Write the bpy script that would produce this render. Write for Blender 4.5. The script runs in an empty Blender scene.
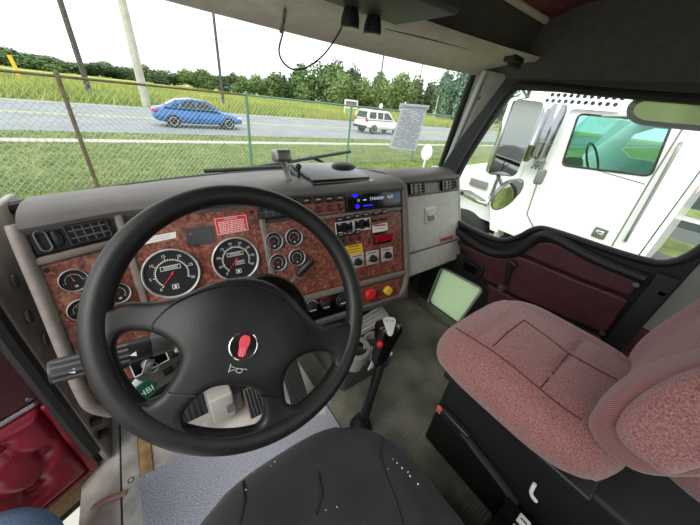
import bpy, bmesh, math, random
from mathutils import Vector as V, Matrix
random.seed(7)
S = bpy.context.scene
COL = S.collection
R = math.radians

# ------------------------------------------------------------------ camera
# cab frame: X right, Y forward, Z up, camera at the origin; the lot is 2.3 m below the camera
Z0 = 2.3
FPX = 275.0; CX, CY = 350.0, 262.5
AX = (V((0.80842713, -0.22463994, 0.54404272)),      # world X in camera axes (x right, y down, z ahead)
      V((-0.57969648, -0.46400075, 0.66981736)),
      V((0.1019685, -0.85687817, -0.50533377)))
def ray(px, py):
    d = V((px - CX, py - CY, FPX)); return V((AX[0].dot(d), AX[1].dot(d), AX[2].dot(d)))
def onX(px, py, x): r = ray(px, py); return r * (x / r.x)
def onY(px, py, y): r = ray(px, py); return r * (y / r.y)
def onZ(px, py, z): r = ray(px, py); return r * (z / r.z)

cam = bpy.data.cameras.new('camera'); co = bpy.data.objects.new('camera', cam); COL.objects.link(co)
cam.sensor_fit = 'HORIZONTAL'; cam.sensor_width = 36.0; cam.lens = 36.0 * FPX / 700.0
cam.clip_start = 0.01; cam.clip_end = 2000
m = Matrix(((AX[0].x, -AX[0].y, -AX[0].z), (AX[1].x, -AX[1].y, -AX[1].z), (AX[2].x, -AX[2].y, -AX[2].z)))
co.matrix_world = Matrix.Translation((0, 0, Z0)) @ m.to_4x4()
S.camera = co

# ------------------------------------------------------------------ light
w = bpy.data.worlds.new('sky'); S.world = w; w.use_nodes = True
bg = w.node_tree.nodes['Background']; bg.inputs[0].default_value = (0.95, 0.985, 1.0, 1); bg.inputs[1].default_value = 1.0
sl = bpy.data.lights.new('sun', 'SUN'); sl.energy = 1.4; sl.angle = R(40); sl.color = (1, 0.97, 0.9)
so = bpy.data.objects.new('sun', sl); COL.objects.link(so); so.rotation_euler = V((.70, .22, -.68)).to_track_quat('-Z', 'Y').to_euler(); so.location = (-20, -10, 40)
vs = S.view_settings; vs.view_transform = 'Standard'; vs.look = 'None'; vs.exposure = 0.98; vs.gamma = 1; vs.use_curve_mapping = False

# ------------------------------------------------------------------ materials
def lin(c):
    return tuple(((x / 255 / 12.92) if x / 255 <= 0.04045 else ((x / 255 + 0.055) / 1.055) ** 2.4) for x in c) + (1,)
MATS = {}
def mat(name, col, rough=0.6, metal=0.0, col2=None, scale=20, lo=0.35, hi=0.65, detail=4, bump=0.0, bscale=None, spec=0.5, tex='noise', dist=0.0, coat=0.0, sheen=0.0):
    if name in MATS: return MATS[name]
    mt = bpy.data.materials.new(name); mt.use_nodes = True; nt = mt.node_tree; N = nt.nodes; L = nt.links
    b = N['Principled BSDF']; b.inputs['Base Color'].default_value = lin(col)
    b.inputs['Roughness'].default_value = rough; b.inputs['Metallic'].default_value = metal
    b.inputs['Specular IOR Level'].default_value = spec
    if coat: b.inputs['Coat Weight'].default_value = coat
    if sheen: b.inputs['Sheen Weight'].default_value = sheen
    tc = N.new('ShaderNodeTexCoord')
    if col2:
        if tex == 'voronoi':
            t = N.new('ShaderNodeTexVoronoi'); out = t.outputs['Distance']
        elif tex == 'wave':
            t = N.new('ShaderNodeTexWave'); t.inputs['Distortion'].default_value = dist; out = t.outputs['Fac']; t.inputs['Detail'].default_value = 3; t.bands_direction = 'DIAGONAL'
        else:
            t = N.new('ShaderNodeTexNoise'); t.inputs['Detail'].default_value = detail; t.inputs['Distortion'].default_value = dist; out = t.outputs['Fac']
        t.inputs['Scale'].default_value = scale; L.new(tc.outputs['Object'], t.inputs['Vector'])
        r = N.new('ShaderNodeValToRGB'); r.color_ramp.elements[0].position = lo; r.color_ramp.elements[1].position = hi
        r.color_ramp.elements[0].color = lin(col); r.color_ramp.elements[1].color = lin(col2)
        L.new(out, r.inputs[0]); L.new(r.outputs[0], b.inputs['Base Color'])
    if bump:
        n = N.new('ShaderNodeTexNoise'); n.inputs['Scale'].default_value = bscale or scale; n.inputs['Detail'].default_value = 3
        L.new(tc.outputs['Object'], n.inputs['Vector'])
        bp = N.new('ShaderNodeBump'); bp.inputs['Strength'].default_value = bump; bp.inputs['Distance'].default_value = 0.004
        L.new(n.outputs['Fac'], bp.inputs['Height']); L.new(bp.outputs[0], b.inputs['Normal'])
    MATS[name] = mt; return mt
def emit(name, col, s):
    mt = bpy.data.materials.new(name); mt.use_nodes = True; b = mt.node_tree.nodes['Principled BSDF']
    b.inputs['Base Color'].default_value = (0, 0, 0, 1); b.inputs['Emission Color'].default_value = lin(col); b.inputs['Emission Strength'].default_value = s
    MATS[name] = mt; return mt
def glass(name, tint, gloss=0.06):
    mt = bpy.data.materials.new(name); mt.use_nodes = True; nt = mt.node_tree; N = nt.nodes; L = nt.links
    N.remove(N['Principled BSDF']); t = N.new('ShaderNodeBsdfTransparent'); t.inputs[0].default_value = tint + (1,)
    g = N.new('ShaderNodeBsdfGlossy'); g.inputs['Roughness'].default_value = 0.02
    mx = N.new('ShaderNodeMixShader'); fr = N.new('ShaderNodeLayerWeight'); fr.inputs[0].default_value = 0.5; pw = N.new('ShaderNodeMath'); pw.operation = 'POWER'; pw.inputs[1].default_value = 4.0
    ml = N.new('ShaderNodeMath'); ml.operation = 'MULTIPLY_ADD'; ml.inputs[1].default_value = 0.5; ml.inputs[2].default_value = 0.02
    L.new(fr.outputs['Facing'], pw.inputs[0]); L.new(pw.outputs[0], ml.inputs[0]); L.new(ml.outputs[0], mx.inputs[0]); L.new(t.outputs[0], mx.inputs[1]); L.new(g.outputs[0], mx.inputs[2])
    L.new(mx.outputs[0], N['Material Output'].inputs[0]); MATS[name] = mt; return mt

BEIGE = mat('taupe_plastic', (124, 115, 107), 0.55, col2=(112, 104, 97), scale=60, bump=0.12, bscale=900)
PAD = mat('dash_pad', (106, 102, 98), 0.55, col2=(94, 90, 87), scale=9, bump=0.2, bscale=700)
GLOVE = mat('glove_plastic', (190, 188, 177), 0.55, col2=(178, 176, 166), scale=30, bump=0.15, bscale=800)
JAMB = mat('jamb_paint', (164, 155, 146), 0.5, col2=(112, 105, 98), scale=11, lo=0.4, hi=0.75, bump=0.1)
SILLM = mat('sill_paint', (216, 211, 204), 0.45, col2=(146, 138, 128), scale=9, lo=0.45, hi=0.75, bump=0.1)
BLACK = mat('black_plastic', (30, 30, 31), 0.45, bump=0.1, bscale=500)
GLOSSB = mat('gloss_black', (14, 14, 15), 0.18)
WHEELB = mat('wheel_rubber', (23, 23, 24), 0.42, col2=(28, 28, 28), scale=30, bump=0.12, bscale=700, spec=0.35)
RUBBER = mat('black_rubber', (24, 24, 25), 0.55)
DKGREY = mat('overhead_grey', (74, 73, 68), 0.7, col2=(66, 65, 61), scale=40, bump=0.15, bscale=400)
HEADER = mat('header_beige', (206, 201, 184), 0.6, col2=(194, 189, 172), scale=30, bump=0.1, bscale=400)
CHROME = mat('chrome', (225, 225, 225), 0.12, 1.0)
ALU = mat('aluminium', (228, 225, 220), 0.4, 0.15, col2=(192, 188, 182), scale=30)
STEEL = mat('steel', (150, 150, 150), 0.4, 0.9)
MIRRORM = mat('mirror_silver', (225, 230, 228), 0.02, 1.0)
BURGD = mat('burgundy_vinyl_dark', (82, 40, 46), 0.5, col2=(70, 32, 39), scale=25, bump=0.25, bscale=300)
BURGB = mat('burgundy_vinyl_bright', (142, 22, 44), 0.33, col2=(122, 14, 36), scale=8, bump=0.15, bscale=250)
HEADL = mat('burgundy_headliner', (112, 54, 60), 0.6, col2=(92, 42, 48), scale=14)
FABRIC = mat('maroon_tweed', (178, 124, 120), 0.9, col2=(106, 62, 64), scale=420, lo=0.3, hi=0.7, detail=2, bump=0.5, bscale=600, sheen=0.3)
CORD = mat('maroon_corduroy', (156, 106, 104), 0.9, col2=(104, 66, 68), tex='wave', scale=130, lo=0.2, hi=0.8, bump=0.3, bscale=500, sheen=0.3)
VELOUR = mat('black_velour', (33, 34, 37), 0.95, col2=(17, 18, 20), scale=9, lo=0.35, hi=0.7, detail=8, bump=0.4, bscale=300, sheen=0.1)
CARPET = mat('blue_grey_carpet', (200, 202, 214), 0.95, col2=(118, 120, 136), scale=330, lo=0.3, hi=0.7, detail=3, bump=0.7, bscale=420)
BRCARP = mat('brown_carpet', (176, 148, 118), 0.95, col2=(112, 86, 62), scale=260, lo=0.3, hi=0.7, bump=0.8, bscale=300)
WHITE = mat('white_paint', (232, 233, 232), 0.3, coat=0.4)
OFFW = mat('white_print', (225, 225, 222), 0.6)
RED = mat('red_plastic', (226, 42, 46), 0.35)
REDD = mat('red_translucent', (170, 22, 40), 0.2)
YEL = mat('yellow_plastic', (232, 190, 44), 0.4)
GREEN = mat('green_tag', (16, 72, 50), 0.4)
JEANS = mat('denim', (112, 138, 168), 0.9, col2=(82, 106, 138), scale=260, bump=0.3)
SKIN = mat('skin', (200, 150, 125), 0.5)
ORANGE = mat('orange_needle', (238, 140, 40), 0.5)
DIAL = mat('dial_black', (26, 27, 28), 0.5)
BLUEP = mat('blue_car_paint', (16, 96, 166), 0.3, coat=0.6)
DARKGL = mat('dark_glass', (30, 38, 40), 0.08)
TEALGL = mat('teal_glass', (58, 110, 104), 0.06, col2=(24, 46, 46), scale=3.2, lo=0.4, hi=0.62, detail=2)
TYRE = mat('tyre', (34, 34, 36), 0.8)
GALV = mat('galvanised', (158, 166, 158), 0.6, 0.2)
RUSTR = mat('rusty_rail', (104, 92, 76), 0.7, col2=(82, 66, 52), scale=6)
GREENF = mat('green_fence', (84, 128, 112), 0.5)
POLED = mat('dark_wood_pole', (92, 88, 84), 0.9, col2=(70, 66, 62), scale=4)
POLEL = mat('pale_pole', (186, 184, 168), 0.8, col2=(166, 164, 148), scale=2)
ROADM = mat('asphalt', (140, 145, 148), 0.85, col2=(124, 129, 132), scale=0.7, detail=8)
CONC = mat('concrete', (176, 172, 162), 0.9, col2=(176, 172, 162), scale=1.5)
YLINE = mat('yellow_line', (206, 190, 110), 0.8, col2=(180, 172, 120), scale=3)
GRAVEL = mat('gravel', (186, 176, 158), 0.95, col2=(150, 142, 128), scale=14, detail=8, bump=0.6)
LAWN = mat('lawn_soil', (86, 104, 46), 0.95, col2=(124, 136, 74), scale=2.2, detail=10, lo=0.35, hi=0.68, bump=0.8, bscale=30)
BLADE = mat('grass_blade', (90, 114, 46), 0.8, col2=(134, 148, 82), scale=1.2, detail=3)
FIELDM = mat('field_grass', (128, 148, 58), 0.95, col2=(172, 172, 88), scale=0.25, detail=8, lo=0.35, hi=0.65)
FBLADE = mat('tall_grass', (122, 146, 54), 0.9, col2=(178, 176, 88), scale=0.12, detail=4)
LEAF = [mat('leaf_%s' % k, a, 0.8, col2=b_, scale=0.5, detail=6, lo=0.38, hi=0.62) for k, a, b_ in
        (('mid', (74, 98, 56), (106, 130, 76)), ('dark', (58, 78, 52), (84, 104, 68)), ('pale', (94, 118, 68), (128, 146, 88)), ('blue', (78, 104, 86), (112, 138, 116)))]
BARK = mat('bark', (86, 74, 60), 0.9)
GLASSW = glass('windshield_glass', (0.97, 0.99, 0.98))
GLASSG = glass('green_pane', (0.70, 0.86, 0.72))
def translucent(name, col, amt, tcol=None, clear=0.0):
    mt = mat(name, col, 0.6); nt = mt.node_tree; N = nt.nodes; L = nt.links; b = N['Principled BSDF']
    t = N.new('ShaderNodeBsdfTranslucent'); t.inputs[0].default_value = lin(tcol or col); mx = N.new('ShaderNodeMixShader'); mx.inputs[0].default_value = amt
    L.new(b.outputs[0], mx.inputs[1]); L.new(t.outputs[0], mx.inputs[2]); out = mx.outputs[0]
    if clear:
        c = N.new('ShaderNodeBsdfTransparent'); c.inputs[0].default_value = lin(tcol or col); m3 = N.new('ShaderNodeMixShader'); m3.inputs[0].default_value = clear
        L.new(out, m3.inputs[1]); L.new(c.outputs[0], m3.inputs[2]); out = m3.outputs[0]
    L.new(out, N['Material Output'].inputs[0]); return mt
PEEP = translucent('hazy_green_pane', (216, 226, 208), .65, (228, 241, 220), .35)
TAIL = mat('tail_light', (190, 40, 50), 0.25)
PAPER = translucent('printed_paper', (232, 234, 236), .7); INKP = translucent('paper_ink', (172, 176, 182), .7)
INK = mat('grey_ink', (150, 154, 160), 0.8)
INKD = mat('dark_ink', (40, 40, 44), 0.8)

def wood_mat():
    mt = bpy.data.materials.new('burl_wood'); mt.use_nodes = True; N = mt.node_tree.nodes; L = mt.node_tree.links
    b = N['Principled BSDF']; b.inputs['Roughness'].default_value = 0.35; b.inputs['Coat Weight'].default_value = 0.15
    tc = N.new('ShaderNodeTexCoord')
    n1 = N.new('ShaderNodeTexNoise'); n1.inputs['Scale'].default_value = 95; n1.inputs['Detail'].default_value = 6; n1.inputs['Distortion'].default_value = 0.9
    n2 = N.new('ShaderNodeTexNoise'); n2.inputs['Scale'].default_value = 16; n2.inputs['Detail'].default_value = 3; n2.inputs['Distortion'].default_value = 1.0
    for n in (n1, n2): L.new(tc.outputs['Object'], n.inputs['Vector'])
    r1 = N.new('ShaderNodeValToRGB'); e = r1.color_ramp.elements
    e[0].position = 0.34; e[0].color = lin((84, 42, 34)); e[1].position = 0.68; e[1].color = lin((170, 112, 90))
    k = r1.color_ramp.elements.new(0.5); k.color = lin((130, 74, 58))
    mx = N.new('ShaderNodeMix'); mx.data_type = 'RGBA'; mx.blend_type = 'MULTIPLY'
    r2 = N.new('ShaderNodeValToRGB'); e = r2.color_ramp.elements
    e[0].position = 0.35; e[0].color = (0.68, 0.64, 0.64, 1); e[1].position = 0.6; e[1].color = (1, 1, 1, 1)
    L.new(n1.outputs['Fac'], r1.inputs[0]); L.new(n2.outputs['Fac'], r2.inputs[0])
    mx.inputs[0].default_value = 0.8; L.new(r1.outputs[0], mx.inputs[6]); L.new(r2.outputs[0], mx.inputs[7])
    L.new(mx.outputs[2], b.inputs['Base Color']); return mt
WOOD = wood_mat()
def mat_ribs():
    mt = bpy.data.materials.new('ribbed_mat'); mt.use_nodes = True; N = mt.node_tree.nodes; L = mt.node_tree.links
    b = N['Principled BSDF']; b.inputs['Roughness'].default_value = 0.7
    tc = N.new('ShaderNodeTexCoord'); n = N.new('ShaderNodeTexNoise'); n.inputs['Scale'].default_value = 5; n.inputs['Detail'].default_value = 7
    L.new(tc.outputs['Object'], n.inputs['Vector'])
    r = N.new('ShaderNodeValToRGB'); e = r.color_ramp.elements; e[0].position = 0.32; e[0].color = lin((66, 68, 60)); e[1].position = 0.7; e[1].color = lin((152, 150, 134))
    L.new(n.outputs['Fac'], r.inputs[0]); L.new(r.outputs[0], b.inputs['Base Color']); return mt
MATM = mat_ribs()

# ------------------------------------------------------------------ builders
WLOC = {}
def prop(o, label=None, cat=None, group=None, kind=None):
    if label: o['label'] = label
    if cat: o['category'] = cat
    if group: o['group'] = group
    if kind: o['kind'] = kind
    return o
def thing(name, loc, label=None, cat=None, group=None, kind=None):
    o = bpy.data.objects.new(name, None); COL.objects.link(o); o.empty_display_size = 0.05
    p = V(loc); p.z += Z0; o.location = p; WLOC[o.name] = p.copy()
    return prop(o, label, cat, group, kind)
class Fr:
    """a flat frame: origin, u (right), v (up), n (towards the viewer)"""
    def __init__(s, O, u, v): s.O = V(O); s.u = V(u).normalized(); s.v = V(v).normalized(); s.n = s.u.cross(s.v).normalized()
    k = 1.0
    def at(s, a, b, c=0.0): return s.O + (s.u * a + s.v * b + s.n * c) * s.k
    def hit(s, px, py, c=0.0):
        r = ray(px, py); return r * ((s.O + s.n * c).dot(s.n) / r.dot(s.n))
    def uv(s, px, py, c=0.0): P = s.hit(px, py, c) - s.O; return (P.dot(s.u), P.dot(s.v))
    def rect(s, x0, y0, x1, y1):
        a = s.uv(x0, y0); b = s.uv(x1, y1); return (min(a[0], b[0]), max(a[0], b[0]), min(a[1], b[1]), max(a[1], b[1]))
def panel(O, yaw, tilt):
    a, t = R(yaw), R(tilt); u = V((math.cos(a), math.sin(a), 0)); b = V((-math.sin(a), math.cos(a), 0))
    return Fr(O, u, V((0, 0, 1)) * math.cos(t) + b * math.sin(t))
def basis(d):
    d = V(d).normalized(); h = V((0, 0, 1)) if abs(d.z) < 0.9 else V((1, 0, 0))
    a = d.cross(h).normalized(); return a, a.cross(d).normalized()
WORLD = Fr((0, 0, 0), (1, 0, 0), (0, 1, 0))
class MB:
    def __init__(s): s.v = []; s.f = []; s.mi = []; s.cur = 0
    def add(s, vs, fs):
        k = len(s.v); s.v += [V(p) for p in vs]; s.f += [tuple(i + k for i in f) for f in fs]; s.mi += [s.cur] * len(fs); return s
    def box(s, fr, u0, u1, v0, v1, w0, w1):
        P = [fr.at(a, b, c) for c in (w0, w1) for b in (v0, v1) for a in (u0, u1)]
        return s.add(P, [(0, 2, 3, 1), (4, 5, 7, 6), (0, 1, 5, 4), (2, 6, 7, 3), (0, 4, 6, 2), (1, 3, 7, 5)])
    def rbox(s, fr, u0, u1, v0, v1, w0, w1, r=0.01, seg=3):
        bm = bmesh.new(); bmesh.ops.create_cube(bm, size=1)
        sx, sy, sz = u1 - u0, v1 - v0, w1 - w0; r = min(r, 0.49 * min(sx, sy, sz))
        for q in bm.verts: q.co = V((q.co.x * sx, q.co.y * sy, q.co.z * sz))
        bmesh.ops.bevel(bm, geom=bm.edges[:], offset=r, segments=seg, affect='EDGES', profile=0.5)
        c = ((u0 + u1) / 2, (v0 + v1) / 2, (w0 + w1) / 2); bm.verts.index_update()
        s.add([fr.at(q.co.x + c[0], q.co.y + c[1], q.co.z + c[2]) for q in bm.verts], [[q.index for q in f.verts] for f in bm.faces]); bm.free(); return s
    def tube(s, pts, rad, seg=10, caps=True, closed=False, flat=1.0):
        pts = [V(p) for p in pts]; n = len(pts); rs = rad if isinstance(rad, (list, tuple)) else [rad] * n
        rings = []; a0 = None
        for i, p in enumerate(pts):
            d = (pts[(i + 1) % n] - pts[i - 1]) if closed else (pts[min(i + 1, n - 1)] - pts[max(i - 1, 0)])
            d.normalize()
            if a0 is None: a, b = basis(d)
            else:
                a = (a0 - d * a0.dot(d)).normalized(); b = a.cross(d)
            a0 = a
            rings.append([p + (a * math.cos(2 * math.pi * k / seg) + b * math.sin(2 * math.pi * k / seg) * flat) * rs[i] for k in range(seg)])
        vs = [q for r in rings for q in r]; fs = []
        for i in range(n if closed else n - 1):
            j = (i + 1) % n
            for k in range(seg): fs.append((i * seg + k, i * seg + (k + 1) % seg, j * seg + (k + 1) % seg, j * seg + k))
        if caps and not closed: fs += [tuple(range(seg - 1, -1, -1)), tuple((n - 1) * seg + k for k in range(seg))]
        return s.add(vs, fs)
    def lathe(s, fr, u, v, prof, seg=32, cap0=True, cap1=True, sx=1.0, a0=0, a1=2 * math.pi):
        """prof: list of (radius, height along n)"""
        vs = []; fs = []; n = len(prof); full = abs(a1 - a0 - 2 * math.pi) < 1e-6; ns = seg if full else seg + 1
        for r, h in prof:
            for k in range(ns):
                t = a0 + (a1 - a0) * k / seg; vs.append(fr.at(u + r * math.cos(t) * sx, v + r * math.sin(t), h))
        for i in range(n - 1):
            for k in range(ns if full else ns - 1):
                q = (k + 1) % ns; fs.append((i * ns + k, i * ns + q, (i + 1) * ns + q, (i + 1) * ns + k))
        if full and cap0 and prof[0][0] > 1e-6: fs.append(tuple(range(ns - 1, -1, -1)))
        if full and cap1 and prof[-1][0] > 1e-6: fs.append(tuple((n - 1) * ns + k for k in range(ns)))
        return s.add(vs, fs)
    def grid(s, P, closed_u=False):
        nr, nc = len(P), len(P[0]); vs = [q for r in P for q in r]; fs = []
        for i in range(nr - 1):
            for j in range(nc if closed_u else nc - 1):
                k = (j + 1) % nc; fs.append((i * nc + j, i * nc + k, (i + 1) * nc + k, (i + 1) * nc + j))
        return s.add(vs, fs)
    def prism(s, pts, d):
        """closed polygon of 3D points swept by vector d"""
        n = len(pts); pts = [V(p) for p in pts]; d = V(d)
        return s.add(pts + [p + d for p in pts], [tuple(range(n - 1, -1, -1)), tuple(range(n, 2 * n))] + [(i, (i + 1) % n, n + (i + 1) % n, n + i) for i in range(n)])
    def plate(s, fr, outer, holes=(), w0=0.0, w1=0.01, bev=0.0, bres=2):
        cu = bpy.data.curves.new('tmp', 'CURVE'); cu.dimensions = '2D'; cu.fill_mode = 'BOTH'
        cu.extrude = max(1e-5, abs(w1 - w0) / 2 - bev); cu.bevel_depth = bev; cu.bevel_resolution = bres
        if bev: cu.offset = -bev
        for poly in [outer] + list(holes):
            sp = cu.splines.new('POLY'); sp.points.add(len(poly) - 1); sp.use_cyclic_u = True
            for p, q in zip(sp.points, poly): p.co = (q[0], q[1], 0, 1)
        ob = bpy.data.objects.new('tmp', cu); me = ob.to_mesh(); c = (w0 + w1) / 2
        s.add([fr.at(q.co.x, q.co.y, q.co.z + c) for q in me.vertices], [tuple(f.vertices) for f in me.polygons])
        ob.to_mesh_clear(); bpy.data.objects.remove(ob); bpy.data.curves.remove(cu); return s
    def text(s, fr, txt, u, v, size, w=0.0, ang=0.0, sx=1.0):
        cu = bpy.data.curves.new('tmp', 'FONT'); cu.body = txt; cu.size = size; cu.align_x = 'CENTER'; cu.align_y = 'CENTER'; cu.resolution_u = 2
        ob = bpy.data.objects.new('tmp', cu); me = ob.to_mesh(); c_, s_ = math.cos(ang), math.sin(ang)
        s.add([fr.at(u + q.co.x * sx * c_ - q.co.y * s_, v + q.co.x * sx * s_ + q.co.y * c_, w) for q in me.vertices], [tuple(f.vertices) for f in me.polygons])
        ob.to_mesh_clear(); bpy.data.objects.remove(ob); bpy.data.curves.remove(cu); return s
    def ball(s, c, rx, ry=None, rz=None, seg=12, rings=8, fr=WORLD):
        ry = ry or rx; rz = rz or rx; c = V(c); vs = []; fs = []
        for i in range(rings + 1):
            t = math.pi * i / rings
            for k in range(seg):
                p = 2 * math.pi * k / seg
                vs.append(c + fr.u * (rx * math.sin(t) * math.cos(p)) + fr.v * (ry * math.sin(t) * math.sin(p)) + fr.n * (rz * math.cos(t)))
        for i in range(rings):
            for k in range(seg): q = (k + 1) % seg; fs.append((i * seg + k, (i + 1) * seg + k, (i + 1) * seg + q, i * seg + q))
        return s.add(vs, fs)
    def build(s, name, mt, parent=None, smooth=True, sub=0, ang=35, weld=False, z0=True, origin=None):
        off = V((0, 0, Z0 if z0 else 0)); vs = [p + off for p in s.v]
        lo = V((min(p[i] for p in vs) for i in range(3))); hi = V((max(p[i] for p in vs) for i in range(3)))
        org = V(((lo.x + hi.x) / 2, (lo.y + hi.y) / 2, lo.z)) if origin is None else V(origin) + off
        me = bpy.data.meshes.new(name); me.from_pydata([p - org for p in vs], [], s.f)
        mts = mt if isinstance(mt, (list, tuple)) else [mt]
        for q in mts: me.materials.append(q)
        if len(mts) > 1: me.polygons.foreach_set('material_index', s.mi)
        if weld:
            bm = bmesh.new(); bm.from_mesh(me); bmesh.ops.remove_doubles(bm, verts=bm.verts, dist=1e-5); bmesh.ops.recalc_face_normals(bm, faces=bm.faces); bm.to_mesh(me); bm.free()
        me.update()
        if smooth:
            me.polygons.foreach_set('use_smooth', [True] * len(me.polygons)); me.set_sharp_from_angle(angle=R(ang))
        o = bpy.data.objects.new(name, me); COL.objects.link(o)
        WLOC[o.name] = org.copy()
        if parent is not None:
            o.parent = parent; o.location = org - WLOC[parent.name]
        else: o.location = org
        if sub:
            md = o.modifiers.new('sub', 'SUBSURF'); md.levels = sub; md.render_levels = sub
        return o
def chaikin(p, n=2, closed=True):
    for _ in range(n):
        q = []; k = len(p)
        for i in range(k if closed else k - 1):
            a, b = p[i], p[(i + 1) % k]
            q.append(tuple(a[j] * .75 + b[j] * .25 for j in range(len(a)))); q.append(tuple(a[j] * .25 + b[j] * .75 for j in range(len(a))))
        p = q if closed else [p[0]] + q + [p[-1]]
    return p
def spline(pts, n=8):
    pts = [V(p) for p in pts]; out = []
    for i in range(len(pts) - 1):
        p0, p1, p2, p3 = pts[max(i - 1, 0)], pts[i], pts[i + 1], pts[min(i + 2, len(pts) - 1)]
        for k in range(n):
            t = k / n
            out.append(0.5 * ((2 * p1) + (p2 - p0) * t + (2 * p0 - 5 * p1 + 4 * p2 - p3) * t * t + (3 * p1 - p0 - 3 * p2 + p3) * t ** 3))
    return out + [pts[-1]]
def rrect(u0, u1, v0, v1, r, n=4):
    o = []
    for cx, cy, a in ((u1 - r, v1 - r, 0), (u0 + r, v1 - r, 90), (u0 + r, v0 + r, 180), (u1 - r, v0 + r, 270)):
        for k in range(n + 1): t = R(a + 90 * k / n); o.append((cx + r * math.cos(t), cy + r * math.sin(t)))
    return o
def rpoly(p, d, n=4):
    """round each corner of polygon p, cutting d metres back along its sides"""
    o = []; k = len(p)
    for i in range(k):
        a, c, e = V(p[i - 1]), V(p[i]), V(p[(i + 1) % k]); da, de = min(d, (a - c).length * .45), min(d, (e - c).length * .45)
        s0 = c + (a - c).normalized() * da; s1 = c + (e - c).normalized() * de
        for j in range(n + 1): t = j / n; q = s0 * (1 - t) ** 2 + c * 2 * t * (1 - t) + s1 * t * t; o.append((q.x, q.y))
    return o
from mathutils.bvhtree import BVHTree
def draper(o):
    """returns f(px, py, lift): the point where that pixel's ray meets mesh o"""
    mw = WLOC[o.name]; bv = BVHTree.FromPolygons([q.co + mw - V((0, 0, Z0)) for q in o.data.vertices], [tuple(f.vertices) for f in o.data.polygons])
    def f(px, py, lift=0.0):
        d = ray(px, py).normalized(); h = bv.ray_cast(V((0, 0, 0)), d)
        return None if h[0] is None else h[0] - d * lift
    return f
def dense(pts, n=6):
    o = []
    for a, c in zip(pts[:-1], pts[1:]): o += [(a[0] + (c[0] - a[0]) * k / n, a[1] + (c[1] - a[1]) * k / n) for k in range(n)]
    return o + [pts[-1]]
def copy_tree(o, parent=None, label=None):
    c = o.copy(); COL.objects.link(c); c.parent = parent
    if label: c['label'] = label
    for ch in o.children: copy_tree(ch, c)
    return c

# ================================================================== SETTING: outdoors
FZ = -1.0                                                     # cab floor
GZ = -2.3                                                     # lot
def flat(name, x0, x1, y0, y1, z, mt, th=0.05, kind='structure', label=None):
    b = MB(); b.box(WORLD, x0, x1, y0, y1, z - th, z); return prop(b.build(name, mt, smooth=False), label, None, None, kind)
flat('ground', -150, 250, -120, 400, GZ - 0.06, FIELDM, 0.3)
flat('lawn', -60, 120, -4, 16.9, GZ, LAWN, 0.2)
flat('gravel_lot', -60, 90, -70, -4, GZ, GRAVEL, 0.2)
flat('concrete_pad', -9, -.45, -4, 3.0, GZ + .03, CONC, 0.1)
flat('sidewalk', -60, 140, 14.3, 15.0, GZ + 0.02, CONC, 0.1)
rd = flat('road', -100, 160, 16.9, 31.7, GZ + 0.01, ROADM, 0.1)
b = MB(); b.box(WORLD, -100, 160, 23.35, 23.5, GZ + 0.01, GZ + 0.014); b.build('centre_line', YLINE, rd, smooth=False)
b = MB(); b.box(WORLD, -100, 160, 23.65, 23.8, GZ + 0.01, GZ + 0.014); b.build('centre_line', YLINE, rd, smooth=False)
b = MB(); b.box(WORLD, -100, 160, 31.0, 31.12, GZ + 0.01, GZ + 0.014); b.build('edge_line', OFFW, rd, smooth=False)
flat('verge', -100, 160, 31.7, 38.0, GZ + 0.0, mat('verge_grass', (92, 116, 50), 0.95, col2=(120, 140, 66), scale=1.2, detail=9), 0.1)
def blades(name, n, xf, y0, y1, z, h, wd, mt, label, cat):
    b = MB(); vs = []; fs = []; rnd = random.Random(3)
    for i in range(n):
        y = y0 + (y1 - y0) * rnd.random() ** 1.3; x0, x1 = xf(y); x = x0 + (x1 - x0) * rnd.random()
        hh = h * rnd.uniform(0.5, 1.2); a = rnd.uniform(0, math.pi); dx, dy = math.cos(a) * wd, math.sin(a) * wd
        k = len(vs); vs += [(x - dx, y - dy, z), (x + dx, y + dy, z), (x + rnd.uniform(-.6, .6) * hh, y + rnd.uniform(-.6, .6) * hh, z + hh)]; fs.append((k, k + 1, k + 2))
    b.add(vs, fs); return prop(b.build(name, mt, smooth=False), label, cat, None, 'stuff')
blades('lawn_grass', 60000, lambda y: (-1.0 * y * 0.5 - 1, 1.25 * y + 2), 4.5, 14.3, GZ, 0.07, 0.012, BLADE, 'mown green lawn grass between the truck and the chain link fence', 'grass')
blades('verge_grass', 9000, lambda y: (-12, 45), 15.0, 16.9, GZ, 0.08, 0.02, BLADE, 'strip of grass between the pale sidewalk and the road', 'grass')
blades('field_grass', 45000, lambda y: (-0.35 * y - 3, 1.25 * y + 8), 32.5, 110, GZ, 0.75, 0.07, FBLADE, 'tall yellow green grass in the field across the road', 'grass')

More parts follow.
